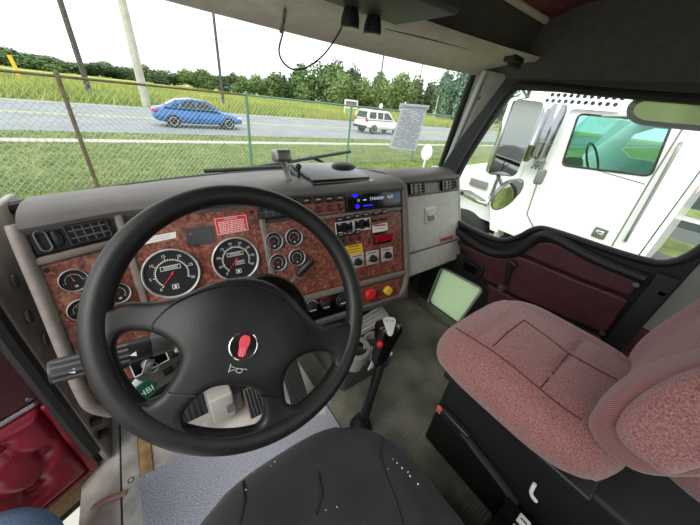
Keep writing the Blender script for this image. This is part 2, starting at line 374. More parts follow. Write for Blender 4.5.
# ---- trees far across the field
def crown_mesh(seed, n, leaf, mt, lobes=9, flatness=1.0):
    rnd = random.Random(seed); L_ = []
    for i in range(lobes):
        a = rnd.uniform(0, 2 * math.pi); rr = rnd.uniform(0.1, 0.62)
        L_.append((V((rr * math.cos(a), rr * math.sin(a), rnd.uniform(0.22, 0.78))), rnd.uniform(0.24, 0.40)))
    L_.append((V((0, 0, 0.5)), 0.45)); vs = []; fs = []
    for i in range(n):
        c, r = rnd.choice(L_); d = V((rnd.gauss(0, 1), rnd.gauss(0, 1), rnd.gauss(0, 1))).normalized()
        p = c + d * r * rnd.uniform(0.55, 1.04) ; p.z = max(p.z, 0.02) * flatness
        nrm = (d + V((rnd.gauss(0, .5), rnd.gauss(0, .5), rnd.gauss(0, .5)))).normalized(); a_, b_ = basis(nrm); s_ = leaf * rnd.uniform(0.6, 1.4)
        k = len(vs); vs += [p - a_ * s_, p + b_ * s_ * .7, p + a_ * s_, p - b_ * s_ * .7]; fs.append((k, k + 1, k + 2, k + 3))
    me = bpy.data.meshes.new('foliage'); me.from_pydata(vs, [], fs); me.materials.append(mt); return me
CROWNS = [crown_mesh(11, 3600, 0.045, LEAF[0]), crown_mesh(12, 3600, 0.045, LEAF[1], 12), crown_mesh(13, 3600, 0.045, LEAF[2], 10), crown_mesh(14, 3600, 0.04, LEAF[3], 11)]
bt = MB(); bt.tube([(0, 0, 0), (0.02, 0.01, 0.25), (0, 0, 0.5)], [0.035, 0.028, 0.015], 7)
TRUNK = bpy.data.meshes.new('trunk'); TRUNK.from_pydata([tuple(p) for p in bt.v], [], bt.f); TRUNK.materials.append(BARK)
NT = {}
def tree(px, py_top, dist, width, kind, label, base=None):
    """px, py_top: pixel of the crown's top; dist: Y distance; width: crown width in metres"""
    P = onY(px, py_top, dist); z0 = GZ if base is None else base; h = P.z - z0
    t = bpy.data.objects.new('tree', None); COL.objects.link(t); t.location = (P.x, dist, z0 + Z0)
    prop(t, label, 'tree', 'trees across the field')
    f = bpy.data.objects.new('foliage', CROWNS[kind]); COL.objects.link(f); f.parent = t; f.scale = (width / 1.6, width / 1.6, h)
    f.rotation_euler.z = random.uniform(0, 6.28)
    k = bpy.data.objects.new('trunk', TRUNK); COL.objects.link(k); k.parent = t; k.scale = (h * 0.8, h * 0.8, h)
    return t
for i, (px, py, d, wd, kd, lb) in enumerate([
    (4, 47, 190, 30, 1, 'leftmost dark tree on the low wooded ridge'),
    (22, 50, 185, 28, 0, 'rounded tree on the ridge above the yellow slanted post'),
    (40, 55, 180, 24, 1, 'dark tree on the ridge between yellow slanted post and first fence post'),
    (58, 58, 175, 22, 0, 'tree on the ridge above the first fence post'),
    (76, 62, 185, 24, 1, 'low tree just left of the dark utility pole'),
    (98, 62, 178, 24, 1, 'dark tree just right of the dark utility pole'),
    (115, 63, 170, 20, 0, 'tree left of the thick pale pole'),
    (133, 68, 180, 20, 1, 'low dark tree right behind the thick pale pole'),
    (152, 66, 165, 18, 0, 'tree above the tail of the blue sedan'),
    (172, 73, 160, 20, 1, 'low dark tree above the blue sedan roof'),
    (192, 69, 140, 17, 2, 'pale green tree above the blue sedan windscreen'),
    (208, 71, 150, 16, 0, 'mid green tree left of the thin tall utility pole'),
    (231, 72, 130, 15, 1, 'dark tree just right of the thin tall utility pole'),
    (246, 76, 125, 14, 0, 'low tree above the green fence post'),
    (262, 74, 110, 13, 2, 'pale tree right of the green fence post'),
    (279, 73, 105, 12, 0, 'mid green tree under the hanging wire loop'),
    (295, 74, 100, 12, 1, 'dark tree under the right side of the hanging wire loop'),
    (312, 66, 95, 13, 0, 'full green tree left of the tallest crown'),
    (329, 59, 92, 14, 0, 'tallest rounded green tree in the middle of the windshield'),
    (345, 74, 85, 11, 2, 'pale green tree in front of the tallest crown'),
    (357, 65, 100, 12, 1, 'dark pointed tree below the lattice mast'),
    (372, 78, 80, 10, 2, 'light green tree above the white suv'),
    (388, 73, 88, 12, 0, 'broad tree between the two thin poles'),
    (404, 74, 84, 11, 2, 'pale broad tree behind the paper sheet'),
    (420, 77, 90, 12, 0, 'tree right above the paper sheet'),
    (436, 80, 88, 10, 1, 'dark tree beside the right windshield edge'),
    (452, 74, 62, 9, 3, 'bluish tree low by the right windshield edge'),
    (466, 62, 52, 9, 3, 'tall bluish tree behind the right windshield pillar'),
    (503, 80, 40, 9, 3, 'tree behind the chrome mirror of the passenger side')]):
    tree(px, py, d * (1.0 if i % 2 else 1.1), wd * (.85 if i < 15 else 1.12), kd, lb)

# ---- utility poles and signs
def pole(name, base_px, d, top_z, r, mt, label, leanpx=None):
    P = onZ(*base_px, GZ) if d is None else onY(*base_px, d); b = MB()
    b.tube([(P.x, P.y, GZ - 0.1), (P.x, P.y, top_z)], [r, r * 0.8], 10)
    return b, P
for nm, bp, d, tz, r, mt, lb in [('utility_pole', (91, 97), None, 16, 0.24, POLED, 'dark weathered utility pole at the far left roadside'),
    ('utility_pole', (147, 107), None, 15, 0.33, POLEL, 'thick pale utility pole behind the blue sedan tail'),
    ('utility_pole', (224, 108), None, 18, 0.15, POLED, 'thin tall dark pole right of the blue sedan'),
    ('utility_pole', (377, 106), 62, 15, 0.2, POLED, 'slim pole rising above the white suv'),
    ('utility_pole', (416, 100), 70, 14.0, 0.16, POLED, 'slim pole above the taped paper sheet'),
    ('utility_pole', (435, 112), 50, 3.2, 0.12, POLEL, 'short pale post by the right windshield edge')]:
    b, P = pole(nm, bp, d, tz, r, mt, lb)
    t = thing(nm, (P.x, P.y, GZ), lb, 'pole'); b.build('shaft', mt, t)
    if tz > 10:
        c = MB(); c.tube([(P.x - 1.1, P.y, tz - 0.8), (P.x + 1.1, P.y, tz - 0.8)], 0.07, 6); c.build('crossarm', mt, t)
# lattice masts
for px, lb in ((357.5, 'left one of the two distant lattice radio masts'), (364.5, 'right one of the two distant lattice radio masts')):
    d = 150; P = onY(px, 95, d); t = thing('radio_mast', (P.x, d, GZ), lb, 'mast'); b = MB(); tz = 34
    for dx, dy in ((-.5, -.3), (.5, -.3), (0, .5)): b.tube([(P.x + dx, d + dy, GZ), (P.x + dx, d + dy, tz)], 0.13, 5)
    b.build('mast_legs', STEEL, t); b = MB()
    for k in range(18):
        z = GZ + k * 2; b.tube([(P.x - .5, d - .3, z), (P.x + .5, d - .3, z + 2)], 0.05, 4); b.tube([(P.x + .5, d - .3, z), (P.x - .5, d - .3, z + 2)], 0.05, 4)
    b.build('bracing', STEEL, t)
# white board sign beyond the road
P = onZ(351, 118, GZ); t = thing('board_sign', (P.x, P.y, GZ), 'small white framed board sign behind the white suv', 'sign')
d = P.y; a = onY(345, 99, d); c = onY(357, 109, d)
b = MB(); b.box(WORLD, a.x, c.x, d - .05, d + .05, c.z, a.z); b.build('board', WHITE, t, smooth=False)
b = MB(); b.box(WORLD, a.x + .2, c.x - .2, d - .07, d - .05, c.z + .2, a.z - .2); b.build('picture', mat('sign_print', (150, 110, 104), 0.7, col2=(70, 90, 80), scale=1.2), t, smooth=False)
for x in (a.x + .1, c.x - .1):
    b = MB(); b.tube([(x, d + .06, GZ), (x, d + .06, a.z)], 0.07, 6); b.build('post', WHITE, t)
P = onY(381, 111, 33); t = thing('round_sign', (P.x, 33, GZ), 'round white road sign on a thin post above the white suv', 'sign')
b = MB(); b.tube([(P.x, 33, GZ), (P.x, 33, onY(381, 104, 33).z)], 0.04, 6); b.build('post', GALV, t)
b = MB(); f_ = Fr(onY(381, 106, 32.9), (1, 0, 0), (0, 0, 1)); b.lathe(f_, 0, 0, [(0.34, 0), (0.34, 0.02)], 20); b.build('disc', WHITE, t)
P = onZ(17, 79, GZ); d = 60
b = MB(); b.tube([onY(9, 55, d), onY(18, 73, d)], 0.22, 6); b.tube([onY(18, 73, d), V((onY(18, 73, d).x, d, GZ))], 0.2, 6)
prop(b.build('marker_post', YEL), 'yellow slanted marker post on the far left of the field', 'post')

# ---- chain link fence
FP = [(-8.3, 7.55), (-4.5, 7.85), (-0.84, 8.2), (2.92, 9.1), (6.95, 9.55), (11.2, 9.9), (15.6, 10.2), (20, 10.5)]
fence = thing('chain_link_fence', (2.9, 9.1, GZ), 'chain link fence with metal posts and top rail across the lawn', 'fence')
FT = -0.17
for i, (x, y) in enumerate(FP):
    b = MB(); b.tube([(x, y, GZ), (x, y, FT + 0.05)], 0.038, 10); b.ball((x, y, FT + 0.05), 0.045, seg=8, rings=5)
    b.build('post', GREENF if i >= 3 else RUSTR, fence)
for i in range(len(FP) - 1):
    b = MB(); b.tube([(*FP[i], FT), (*FP[i + 1], FT)], 0.024, 8); b.build('top_rail', GREENF if i >= 3 else RUSTR, fence)
b = MB()
for i in range(len(FP) - 1):
    A, B = V((*FP[i], 0)), V((*FP[i + 1], 0)); Ls = (B - A).length; d = (B - A) / Ls; H = FT - GZ - 0.05; sp = 0.115
    k = -int(H / sp) - 1
    while k * sp < Ls:
        for sg in (1, -1):
            s0 = k * sp; pa, pb = (s0, GZ + .05), (s0 + H, GZ + .05 + H)
            lo_, hi_ = max(0, s0), min(Ls, s0 + H)
            if hi_ - lo_ > 0.02:
                za, zb = GZ + .05 + lo_ - s0, GZ + .05 + hi_ - s0
                if sg < 0: za, zb = GZ + FT + .05 - (za), GZ + FT + .05 - (zb)
                b.tube([A + d * lo_ + V((0, 0, za)), A + d * hi_ + V((0, 0, zb))], 0.0042, 3, caps=False)
        k += 1
o = b.build('wire_mesh', GALV, fence); o['kind'] = 'stuff'

# ---- cars
def loft(b, sts, yw=1.0):
    """sts: (x, z_bottom, z_top, half width bottom, half width top) -> rounded body"""
    G = []
    for x, zb, zt, wb, wt in sts:
        h = zt - zb; ring = []
        half = [(wb * .86, zb), (wb, zb + h * .18), (wb * 1.02, zb + h * .5), (wt * .99, zb + h * .82), (wt * .86, zt)]
        for y, z in half: ring.append(V((x, y, z)))
        for y, z in reversed(half): ring.append(V((x, -y, z)))
        G.append(ring)
    b.grid(G, closed_u=True); n = len(G[0]); base = len(b.v) - n * len(G)
    b.f.append(tuple(base + i for i in range(n))); b.mi.append(b.cur); b.f.append(tuple(base + n * (len(G) - 1) + i for i in range(n - 1, -1, -1))); b.mi.append(b.cur)
def sidewin(b, pts, hw_of, off=0.006):
    """pts (x,z); hw_of(z) half width of the glasshouse at z; both sides"""
    for s in (1, -1): b.add([(x, s * (hw_of(z) + off), z) for x, z in pts], [tuple(range(len(pts)))])
def wheel(parent, x, y, r, wd):
    f = Fr((x, y, r), (1, 0, 0), (0, 0, 1)); s = -1 if y > 0 else 1
    b = MB(); b.lathe(f, 0, 0, [(r * .62, -wd / 2), (r * .95, -wd / 2), (r, -wd * .3), (r, wd * .3), (r * .95, wd / 2), (r * .62, wd / 2)], 24); o = b.build('wheel', TYRE, parent, z0=False)
    b = MB(); w_ = s * (wd / 2 + .004); b.lathe(f, 0, 0, [(r * .64, w_ * .9), (r * .6, w_), (r * .15, w_ * .7), (0.01, w_ * .9)], 24, False, False); rim = b.build('rim', ALU, o, z0=False)
def car(kind, P, yaw, label, paint, name):
    t = thing(name, (0, 0, -Z0), label, 'car'); WLOC[t.name] = V((0, 0, 0)); t.location = (0, 0, 0)
    if kind == 'sedan':
        b = MB(); loft(b, [(-2.3, .42, .82, .70, .66), (-2.2, .28, .98, .82, .76), (-1.6, .2, 1.03, .89, .80), (-.6, .18, .98, .90, .82), (.5, .18, .95, .90, .82), (1.3, .2, .90, .89, .78), (2.0, .25, .78, .83, .70), (2.25, .32, .66, .72, .60)])
        b.build('body', paint, t, z0=False, sub=1)
        g = [(-1.75, 1.0), (-1.0, 1.36), (-.35, 1.45), (.25, 1.40), (1.15, .93)]
        hw = lambda z: .80 - (z - .95) * .42
        b = MB(); b.grid([[V((x, -hw(z), z)) for x, z in g], [V((x, -hw(z) + .12, z + .02)) for x, z in g], [V((x, hw(z) - .12, z + .02)) for x, z in g], [V((x, hw(z), z)) for x, z in g]])
        for s in (1, -1): b.add([(x, s * hw(z), z) for x, z in g], [tuple(range(len(g)))])
        b.build('roof', paint, t, z0=False)
        for nm, pts in (('side_window', [(-.98, 1.02), (-.85, 1.30), (-.35, 1.38), (-.22, 1.38), (-.22, 1.01)]), ('side_window', [(-.15, 1.01), (-.15, 1.38), (.2, 1.34), (.80, 1.0)]), ('side_window', [(-1.42, 1.05), (-1.03, 1.27), (-1.08, 1.03)])):
            b = MB(); sidewin(b, pts, hw); b.build(nm, DARKGL, t, smooth=False, z0=False)
        for nm, x0, z0_, x1, z1 in (('windscreen', .32, 1.39, 1.08, .97), ('rear_window', -1.68, 1.04, -1.05, 1.345)):
            b = MB(); b.add([(x0, -hw(z0_) + .1, z0_ + .025), (x0, hw(z0_) - .1, z0_ + .025), (x1, hw(z1) - .1, z1 + .035), (x1, -hw(z1) + .1, z1 + .035)], [(0, 1, 2, 3)]); b.build(nm, DARKGL, t, smooth=False, z0=False)
        for y in (.62, -.62): b = MB(); b.rbox(WORLD, -2.31, -2.08, y - .18, y + .18, .74, .88, .03); b.build('tail_light', TAIL, t, z0=False)
        for y in (.6, -.6): b = MB(); b.rbox(WORLD, 2.0, 2.24, y - .17, y + .17, .58, .68, .03); b.build('headlight', OFFW, t, z0=False)
        b = MB(); sidewin(b, [(-1.0, 1.015), (.9, .985), (.9, .965), (-1.0, .995)], lambda z: .815); b.build('chrome_strip', CHROME, t, smooth=False, z0=False)
        for x in (-.18,): b = MB(); [b.box(WORLD, x - .006, x + .006, s * .90 - .02, s * .90 + .02, .3, .95) for s in (1, -1)]; b.build('door_gap', RUBBER, t, smooth=False, z0=False)
        wz, wr, wx = .22, .33, (-1.42, 1.42)
    else:
        b = MB(); loft(b, [(-2.2, .5, .98, .80, .76), (-2.12, .38, 1.08, .88, .84), (-1.3, .32, 1.12, .92, .86), (.6, .32, 1.10, .92, .86), (1.1, .32, 1.06, .92, .84), (1.9, .36, .98, .88, .78), (2.15, .45, .85, .80, .70)])
        b.build('body', paint, t, z0=False, sub=1)
        g = [(-2.1, 1.08), (-1.95, 1.70), (-1.6, 1.78), (.1, 1.78), (.35, 1.72), (1.0, 1.08)]
        hw = lambda z: .86 - (z - 1.08) * .2
        b = MB(); b.grid([[V((x, -hw(z), z)) for x, z in g], [V((x, -hw(z) + .1, z + .03)) for x, z in g], [V((x, hw(z) - .1, z + .03)) for x, z in g], [V((x, hw(z), z)) for x, z in g]])
        for s in (1, -1): b.add([(x, s * hw(z), z) for x, z in g], [tuple(range(len(g)))])
        b.build('roof', paint, t, z0=False)
        for pts in ([(-1.92, 1.18), (-1.82, 1.62), (-1.15, 1.65), (-1.15, 1.16)], [(-.98, 1.16), (-.98, 1.65), (-.38, 1.65), (-.38, 1.15)], [(-.26, 1.15), (-.26, 1.65), (.22, 1.64), (.82, 1.14)]):
            b = MB(); sidewin(b, pts, hw); b.build('side_window', DARKGL, t, smooth=False, z0=False)
        b = MB(); b.add([(.36, -.62, 1.72), (.36, .62, 1.72), (.98, .72, 1.14), (.98, -.72, 1.14)], [(0, 1, 2, 3)]); b.v = [p + V((.03, 0, .02)) for p in b.v]; b.build('windscreen', DARKGL, t, smooth=False, z0=False)
        b = MB(); b.add([(-2.09, -.7, 1.2), (-2.09, .7, 1.2), (-1.97, .6, 1.66), (-1.97, -.6, 1.66)], [(0, 1, 2, 3)]); b.v = [p + V((-.03, 0, .0)) for p in b.v]; b.build('rear_window', DARKGL, t, smooth=False, z0=False)
        for y in (.76, -.76): b = MB(); b.rbox(WORLD, -2.2, -2.04, y - .09, y + .09, .92, 1.2, .03); b.build('tail_light', TAIL, t, z0=False)
        b = MB(); b.rbox(WORLD, -2.28, -2.1, -.86, .86, .42, .62, .04); b.build('rear_bumper', BLACK, t, z0=False)
        b = MB(); [b.tube([(-1.6, s * .6, 1.83), (0, s * .6, 1.83)], .02, 6) for s in (1, -1)]; b.build('roof_rails', BLACK, t, z0=False)
        wz, wr, wx = .24, .37, (-1.32, 1.38)
    for x in wx:
        for y in (.80, -.80): wheel(t, x, y, wr, wz)
    t.location = (P[0], P[1], GZ + Z0 + .015); t.rotation_euler.z = yaw; return t
car('sedan', (3.55, 20.0), 0.0, 'blue four door sedan driving on the near lane', BLUEP, 'sedan')
car('suv', (18.2, 20.6), 0.0, 'white boxy suv on the road beyond the fence', WHITE, 'sport_utility')
# seen only in the passenger mirrors
car('sedan', (2.6, -10.5), R(55), 'black sedan behind the truck seen in the chrome mirror', GLOSSB, 'sedan')
t = thing('metal_shed', (19, -32, GZ), 'long grey metal shed behind the truck seen in the mirror', 'building')
b = MB(); b.box(WORLD, -8, 46, -46, -32, GZ, GZ + 4.2); b.build('walls', mat('shed_wall', (186, 190, 192), 0.6), t, smooth=False)
b = MB(); b.prism([(-9, -31.4, GZ + 4.0), (-9, -46.6, GZ + 4.0), (-9, -39, GZ + 6.4)], (56, 0, 0)); b.build('roof', mat('shed_roof', (160, 166, 170), 0.5), t, smooth=False)
for x in (0, 8, 16): b = MB(); b.box(WORLD, x + 4, x + 9, -32.02, -31.95, GZ, GZ + 3.4); b.build('roll_door', mat('shed_door', (120, 124, 128), 0.6), t, smooth=False)

# ---- white truck parked alongside (its door side is 2.5 m from ours)
NX = 3.9; KS = 1.3
SIDE = Fr((NX, 0, 0), (0, -1, 0), (0, 0, 1))                   # faces our cab; u = -Y
def sp(px, py, fr=SIDE): return fr.uv(px, py)
tk = thing('white_truck', (NX + 0.9, 1.2, GZ), 'white conventional semi truck parked beside the passenger window', 'truck')
cabp = [(-1.62, -1.35), (-1.58, -0.36), (-1.37, 0.15), (-1.22, 0.24), (-0.21, 0.22), (-0.21, -1.35)]
winp = rpoly([sp(562, 165), sp(579, 114), sp(673, 122), sp(651, 176)], .05)
b = MB(); b.plate(SIDE, cabp, [winp], -0.04, 0.0, 0.01); b.build('cab_side', WHITE, tk)
b = MB(); b.plate(SIDE, cabp, [chaikin([(-1.2, -0.3), (-1.1, .1), (-.5, .1), (-.5, -.3)], 1)], -1.94, -1.90); b.build('cab_side', WHITE, tk)
b = MB(); b.box(WORLD, NX + .02, NX + 1.92, 0.16, 1.06, .20, .25); b.rbox(WORLD, NX, NX + 1.94, 0.12, 1.12, .21, .27, .03); b.build('cab_roof', WHITE, tk)
b = MB(); b.box(WORLD, NX + .03, NX + 1.9, 0.16, 0.2, -1.35, -.45); b.box(WORLD, NX + .03, NX + .5, 0.16, 0.2, -.45, .22); b.box(WORLD, NX + 1.4, NX + 1.9, 0.16, 0.2, -.45, .22); b.build('cab_rear', WHITE, tk)
b = MB(); b.plate(SIDE, winp, (), -0.03, -0.024); b.build('door_glass', glass('truck_glass', (0.52, 0.78, 0.72)), tk)
b = MB(); wo = chaikin([(p[0] * 1.0, p[1]) for p in winp], 0); b.tube([SIDE.at(*p, 0.004) for p in winp], 0.011, 6, closed=True); b.build('window_gasket', RUBBER, tk)
for pts, nm in (([(562 + 0, 108), (556, 128), (545, 160), (527, 214), (533, 226), (541, 231)], 'door_seam'), ([(683, 128), (650, 181), (612, 246)], 'door_seam'), ([(588, 168), (600, 171), (645, 184)], 'belt_crease')):
    b = MB(); b.tube([SIDE.at(*sp(*p), 0.003) for p in pts], 0.007 if nm == 'door_seam' else 0.004, 5); b.build(nm, mat('seam_grey', (120, 120, 118), 0.6), tk)
hb = sp(600, 233); b = MB(); b.rbox(SIDE, hb[0] - .06, hb[0] + .06, hb[1] - .055, hb[1] + .055, 0, .02, .01); hd = b.build('door_handle', mat('handle_grey', (96, 96, 94), 0.4), tk)
b = MB(); b.rbox(SIDE, hb[0] - .04, hb[0] + .035, hb[1] - .035, hb[1] + .03, .018, .035, .008); b.build('paddle', CHROME, hd)
b = MB(); b.tube(spline([SIDE.at(*sp(626, 240), 0.0), SIDE.at(*sp(629, 236), .06), SIDE.at(*sp(652, 196), .06), SIDE.at(*sp(678, 150), .06), SIDE.at(*sp(681, 143), .0)], 4), 0.014, 8); b.build('grab_handle', STEEL, tk)
b = MB(); b.plate(SIDE, [(-3.0, -1.02), (-3.0, -.80), (-2.3, -.62), (-1.6, -.38), (-1.6, -1.40), (-1.72, -1.40), (-1.85, -1.06), (-2.2, -.96), (-2.6, -1.0)], (), -.05, -.01, .01); b.build('cowl_side', WHITE, tk)
# hood with fender
hood = []
for y, zt, hw in ((1.45, -.36, .80), (1.8, -.50, .78), (2.4, -.66, .74), (3.0, -.84, .66), (3.35, -1.1, .60)):
    row = []
    for k in range(13):
        a = math.pi * k / 12; row.append(V((NX + .95 - hw * (abs(math.cos(a)) ** .45) * (1 if math.cos(a) > 0 else -1), y, -1.35 + (zt + 1.35) * (max(0, math.sin(a)) ** .38))))
    hood.append(row)
b = MB(); b.grid(hood); n0 = len(b.v) - 13; b.f.append(tuple(n0 + k for k in range(13))); b.mi.append(0); b.build('hood', WHITE, tk)
b = MB(); fend = []
for x in (NX + .0, NX + .03, NX + .30, NX + .36):
    dz = -.03 if x in (NX, NX + .36) else 0
    fend.append([V((x, y, z + dz)) for y, z in ((1.62, -1.5), (1.66, -1.2), (1.85, -1.0), (2.2, -.93), (2.55, -1.0), (2.78, -1.2), (2.85, -1.5))])
b.grid(fend); b.build('fender', WHITE, tk)
for y in (2.22,):
    f = Fr((NX + .12, y, GZ + .5), (0, -1, 0), (0, 0, 1)); b = MB(); b.lathe(f, 0, 0, [(.3, -.14), (.48, -.14), (.5, -.1), (.5, .1), (.48, .14), (.3, .14)], 28); wo = b.build('wheel', TYRE, tk)
    b = MB(); b.lathe(f, 0, 0, [(.3, .13), (.26, .05), (.12, .1), (.01, .12)], 20, False, False); b.build('rim', ALU, wo)
b = MB(); b.box(WORLD, NX + .3, NX + 1.6, -4.2, 3.2, -1.55, -1.35); b.build('frame_rail', BLACK, tk, smooth=False)
# windscreen, dash side of the neighbour
b = MB(); b.add([(NX + .1, 1.2, .14), (NX + 1.8, 1.2, .14), (NX + 1.8, 1.5, -.32), (NX + .1, 1.5, -.32)], [(0, 1, 2, 3)]); b.build('windscreen', MATS['truck_glass'], tk, smooth=False)
b = MB(); b.lathe(Fr((NX + .55, 1.1, -.32), (1, 0, 0), (0, .5, .86)), 0, 0, [(.2, -.012), (.215, 0), (.2, .012), (.185, 0), (.2, -.012)], 24, False, False); b.build('steering_wheel', BLACK, tk)
for x in (NX + .5, NX + 1.4):
    b = MB(); b.rbox(WORLD, x - .25, x + .25, .3, .45, -.8, -.05, .06); b.rbox(WORLD, x - .25, x + .25, .3, .8, -.85, -.7, .05); b.build('seat', mat('neighbour_seat', (60, 62, 64), .8), tk)
# chrome air cleaner and pipes on the cowl
for px, py0, py1, r, nm, X in ((556, 104, 160, .085, 'air_cleaner', 3.72), (543, 108, 162, .05, 'intake_pipe', 3.68), (535, 112, 160, .028, 'intake_pipe', 3.66)):
    a, c = onX(px, py0, X), onX(px - 15, py1, X); a.y = c.y = (a.y + c.y) / 2
    f = Fr(c, (1, 0, 0), (0, 1, 0)); h = a.z - c.z; b = MB()
    b.lathe(f, 0, 0, [(r * .6, 0), (r, .03), (r, h * .3), (r * 1.06, h * .31), (r * 1.06, h * .34), (r, h * .35), (r, h - .05), (r * .7, h)], 20); b.build(nm, mat('stack_steel', (150, 152, 156), .16, 1.0), tk)
b = MB(); q = onX(533, 165, 3.75)
for k in range(5): b.tube([q + V((0, -.02 * k, -.03 + .03 * (k % 2))), q + V((.12, .05 - .03 * k, .04))], .014, 6)
b.build('hose_cluster', STEEL, tk)
q = onX(540, 177, 3.7); b = MB(); b.rbox(Fr(q, (.75, -.66, 0), (0, 0, 1)), -.05, .05, -.085, .085, -.03, .03, .028); b.build('mirror_back', mat('mirror_shell', (110, 112, 110), .4), tk)
b = MB(); b.rbox(Fr(onX(480, 184, 3.88), (0, -1, 0), (0, 0, 1)), -.16, .12, -.05, .05, 0, .01, .01); b.build('hood_vent', mat('vent_grey', (120, 118, 112), .5), tk)
# perforated visor above its windscreen
vis = Fr((3.86, 1.3, .255), (0, -1, 0), (0, 0, 1)); holes = []
r0 = vis.rect(545, 82, 612, 100); b = MB()
dk = MB()
for i in range(11):
    for j in range(2):
        u_ = r0[0] + .1 + i * .062; v_ = .0 + j * .055 - .03
        dk.lathe(vis, u_ + .03 * j, v_, [(.018, .004), (.018, .006)], 12)
b.box(vis, r0[0] + .02, r0[1] + .1, -.09, .085, -.01, .004); vo = b.build('visor_plate', WHITE, tk, smooth=False); dk.build('hole_row', INKD, vo)
b = MB(); b.tube([(NX - .05, 1.06, .12), (NX - .05, .35, .18)], .012, 6); b.build('roof_trim', STEEL, tk)

# flatbed trailer and grass strip seen past the rear of the white truck
ft = thing('flatbed_trailer', (9.5, .3, GZ), 'dark flatbed trailer parked beyond the rear of the white truck', 'trailer')
for z0_, z1_, mt, nm in ((-1.26, -.90, mat('trailer_dark', (58, 70, 72), .6), 'deck_side'), (-.80, -.74, OFFW, 'top_rail'), (-.88, -.81, RED, 'stripe'), (-1.68, -1.54, mat('trailer_dark', (58, 70, 72), .6), 'lower_rail'), (-1.95, -1.69, mat('trailer_grey', (110, 114, 116), .6), 'side_skirt'), (-1.53, -1.49, OFFW, 'rub_rail')):
    b = MB(); b.box(WORLD, 9.5, 9.9, -6, 1.3, z0_, z1_); b.build(nm, mt, ft, smooth=False)
for y in (-4, -2.6):
    b = MB(); b.lathe(Fr((9.6, y, GZ + .5), (0, -1, 0), (0, 0, 1)), 0, 0, [(.3, -.14), (.5, -.1), (.5, .1), (.3, .14)], 20); b.build('wheel', TYRE, ft)

# ---- our own hood, its mirror and the passenger door mirrors
ht = thing('truck_hood', (.5, 2.0, -1.2), 'white sloping hood of this truck below the windshield', 'hood')
rows = []
for y, zt, hw in ((1.22, -.46, .86), (1.7, -.60, .80), (2.4, -.82, .70), (2.9, -1.05, .62), (3.0, -1.3, .60)):
    rows.append([V((.5 - hw * (abs(math.cos(math.pi * k / 12)) ** .45) * (1 if math.cos(math.pi * k / 12) > 0 else -1), y, -1.5 + (zt + 1.5) * (max(0, math.sin(math.pi * k / 12)) ** .38))) for k in range(13)])
b = MB(); b.grid(rows); b.build('hood_shell', WHITE, ht)
b = MB(); b.box(WORLD, .05, .95, 1.1, 2.9, -1.65, -1.35); b.build('chassis', BLACK, ht, smooth=False)
for x in (-.28, 1.28):
    f = Fr((x, 2.25, GZ + .5), (0, -1, 0), (0, 0, 1)); b = MB(); b.lathe(f, 0, 0, [(.3, -.14), (.48, -.14), (.5, -.1), (.5, .1), (.48, .14), (.3, .14)], 28); wo = b.build('front_wheel', TYRE, ht)
    b = MB(); b.lathe(f, 0, 0, [(.3, -.12), (.12, 0), (.3, .12)], 20); b.build('rim', ALU, wo)
b = MB(); b.tube([(-.28, 2.25, GZ + .5), (1.28, 2.25, GZ + .5)], .06, 10); b.tube([(.5, 2.25, GZ + .5), (.5, 2.25, -1.4)], .08, 8); b.build('axle', BLACK, ht)
q = onY(427, 153, 1.9); b = MB(); f = Fr(q, (.9, -.44, 0), (0, 0, 1)); b.lathe(f, 0, 0, [(.02, -.05), (.05, -.045), (.072, -.02), (.075, 0), (.068, .004), (.01, .004)], 20, sx=.75)
hm = thing('hood_mirror', (q.x, q.y, q.z - .35), 'small oval white fender mirror low beside the windshield pillar', 'mirror'); b.build('mirror_head', WHITE, hm)
b = MB(); b.tube([q + V((0, 0, -.06)), q + V((-.02, .0, -.2)), V((1.25, 1.9, -.86))], .012, 8); b.build('stalk', CHROME, hm)

mf = Fr((1.65, .77, -.09), (.85, -.53, 0), (0, 0, 1))
wm = thing('wing_mirror', (1.65, .77, -.3), 'tall rectangular chrome mirror outside the passenger window', 'mirror')
b = MB(); b.plate(mf, rrect(-.088, .088, -.19, .19, .03), (), -.045, 0, .012); b.build('housing', CHROME, wm)
b = MB(); b.plate(mf, rrect(-.078, .078, -.18, .18, .024), (), .001, .003); b.build('mirror_glass', MIRRORM, wm)
b = MB(); b.tube(spline([V((1.33, .74, .13)), V((1.45, .78, .18)), V((1.62, .80, .17)), V((1.67, .80, .13)), V((1.67, .80, -.40)), V((1.60, .80, -.44)), V((1.35, .80, -.36))], 5), .011, 8); b.build('mirror_arm', CHROME, wm)
b = MB(); b.tube([V((1.33, .70, .14)), V((1.68, .80, .10))], .005, 6); b.build('brace', BLACK, wm)
cf = Fr((1.64, .70, -.365), (.97, -.18, .0), (.04, -.24, .97)); cm = thing('convex_mirror', (1.64, .70, -.45), 'round convex spot mirror under the rectangular chrome mirror', 'mirror')
b = MB(); b.lathe(cf, 0, 0, [(.02, -.05), (.08, -.03), (.098, -.005), (.1, .004), (.094, .006)], 32, False, False); b.build('shell', STEEL, cm)
b = MB(); b.lathe(cf, 0, 0, [(.094, .005), (.08, .0078), (.06, .0104), (.04, .0122), (.02, .0132), (.001, .0135)], 36, False, False); b.build('mirror_glass', MIRRORM, cm)
b = MB(); b.tube([V((1.66, .80, -.28)), cf.at(0, .02, -.05)], .01, 8); b.build('bracket', STEEL, cm)
q = onX(677, 113, 1.5); lf = Fr(q, (.06, -1, 0), (-.80, -.05, .60)); lm = thing('lookdown_mirror', (q.x, q.y, q.z - .05), 'long oval look down mirror above the passenger window', 'mirror')
b = MB(); b.plate(lf, rrect(-.13, .15, -.065, .075, .065, 8), (), -.04, 0, .012); b.build('shell', mat('mirror_shell', (110, 112, 110), .4), lm)
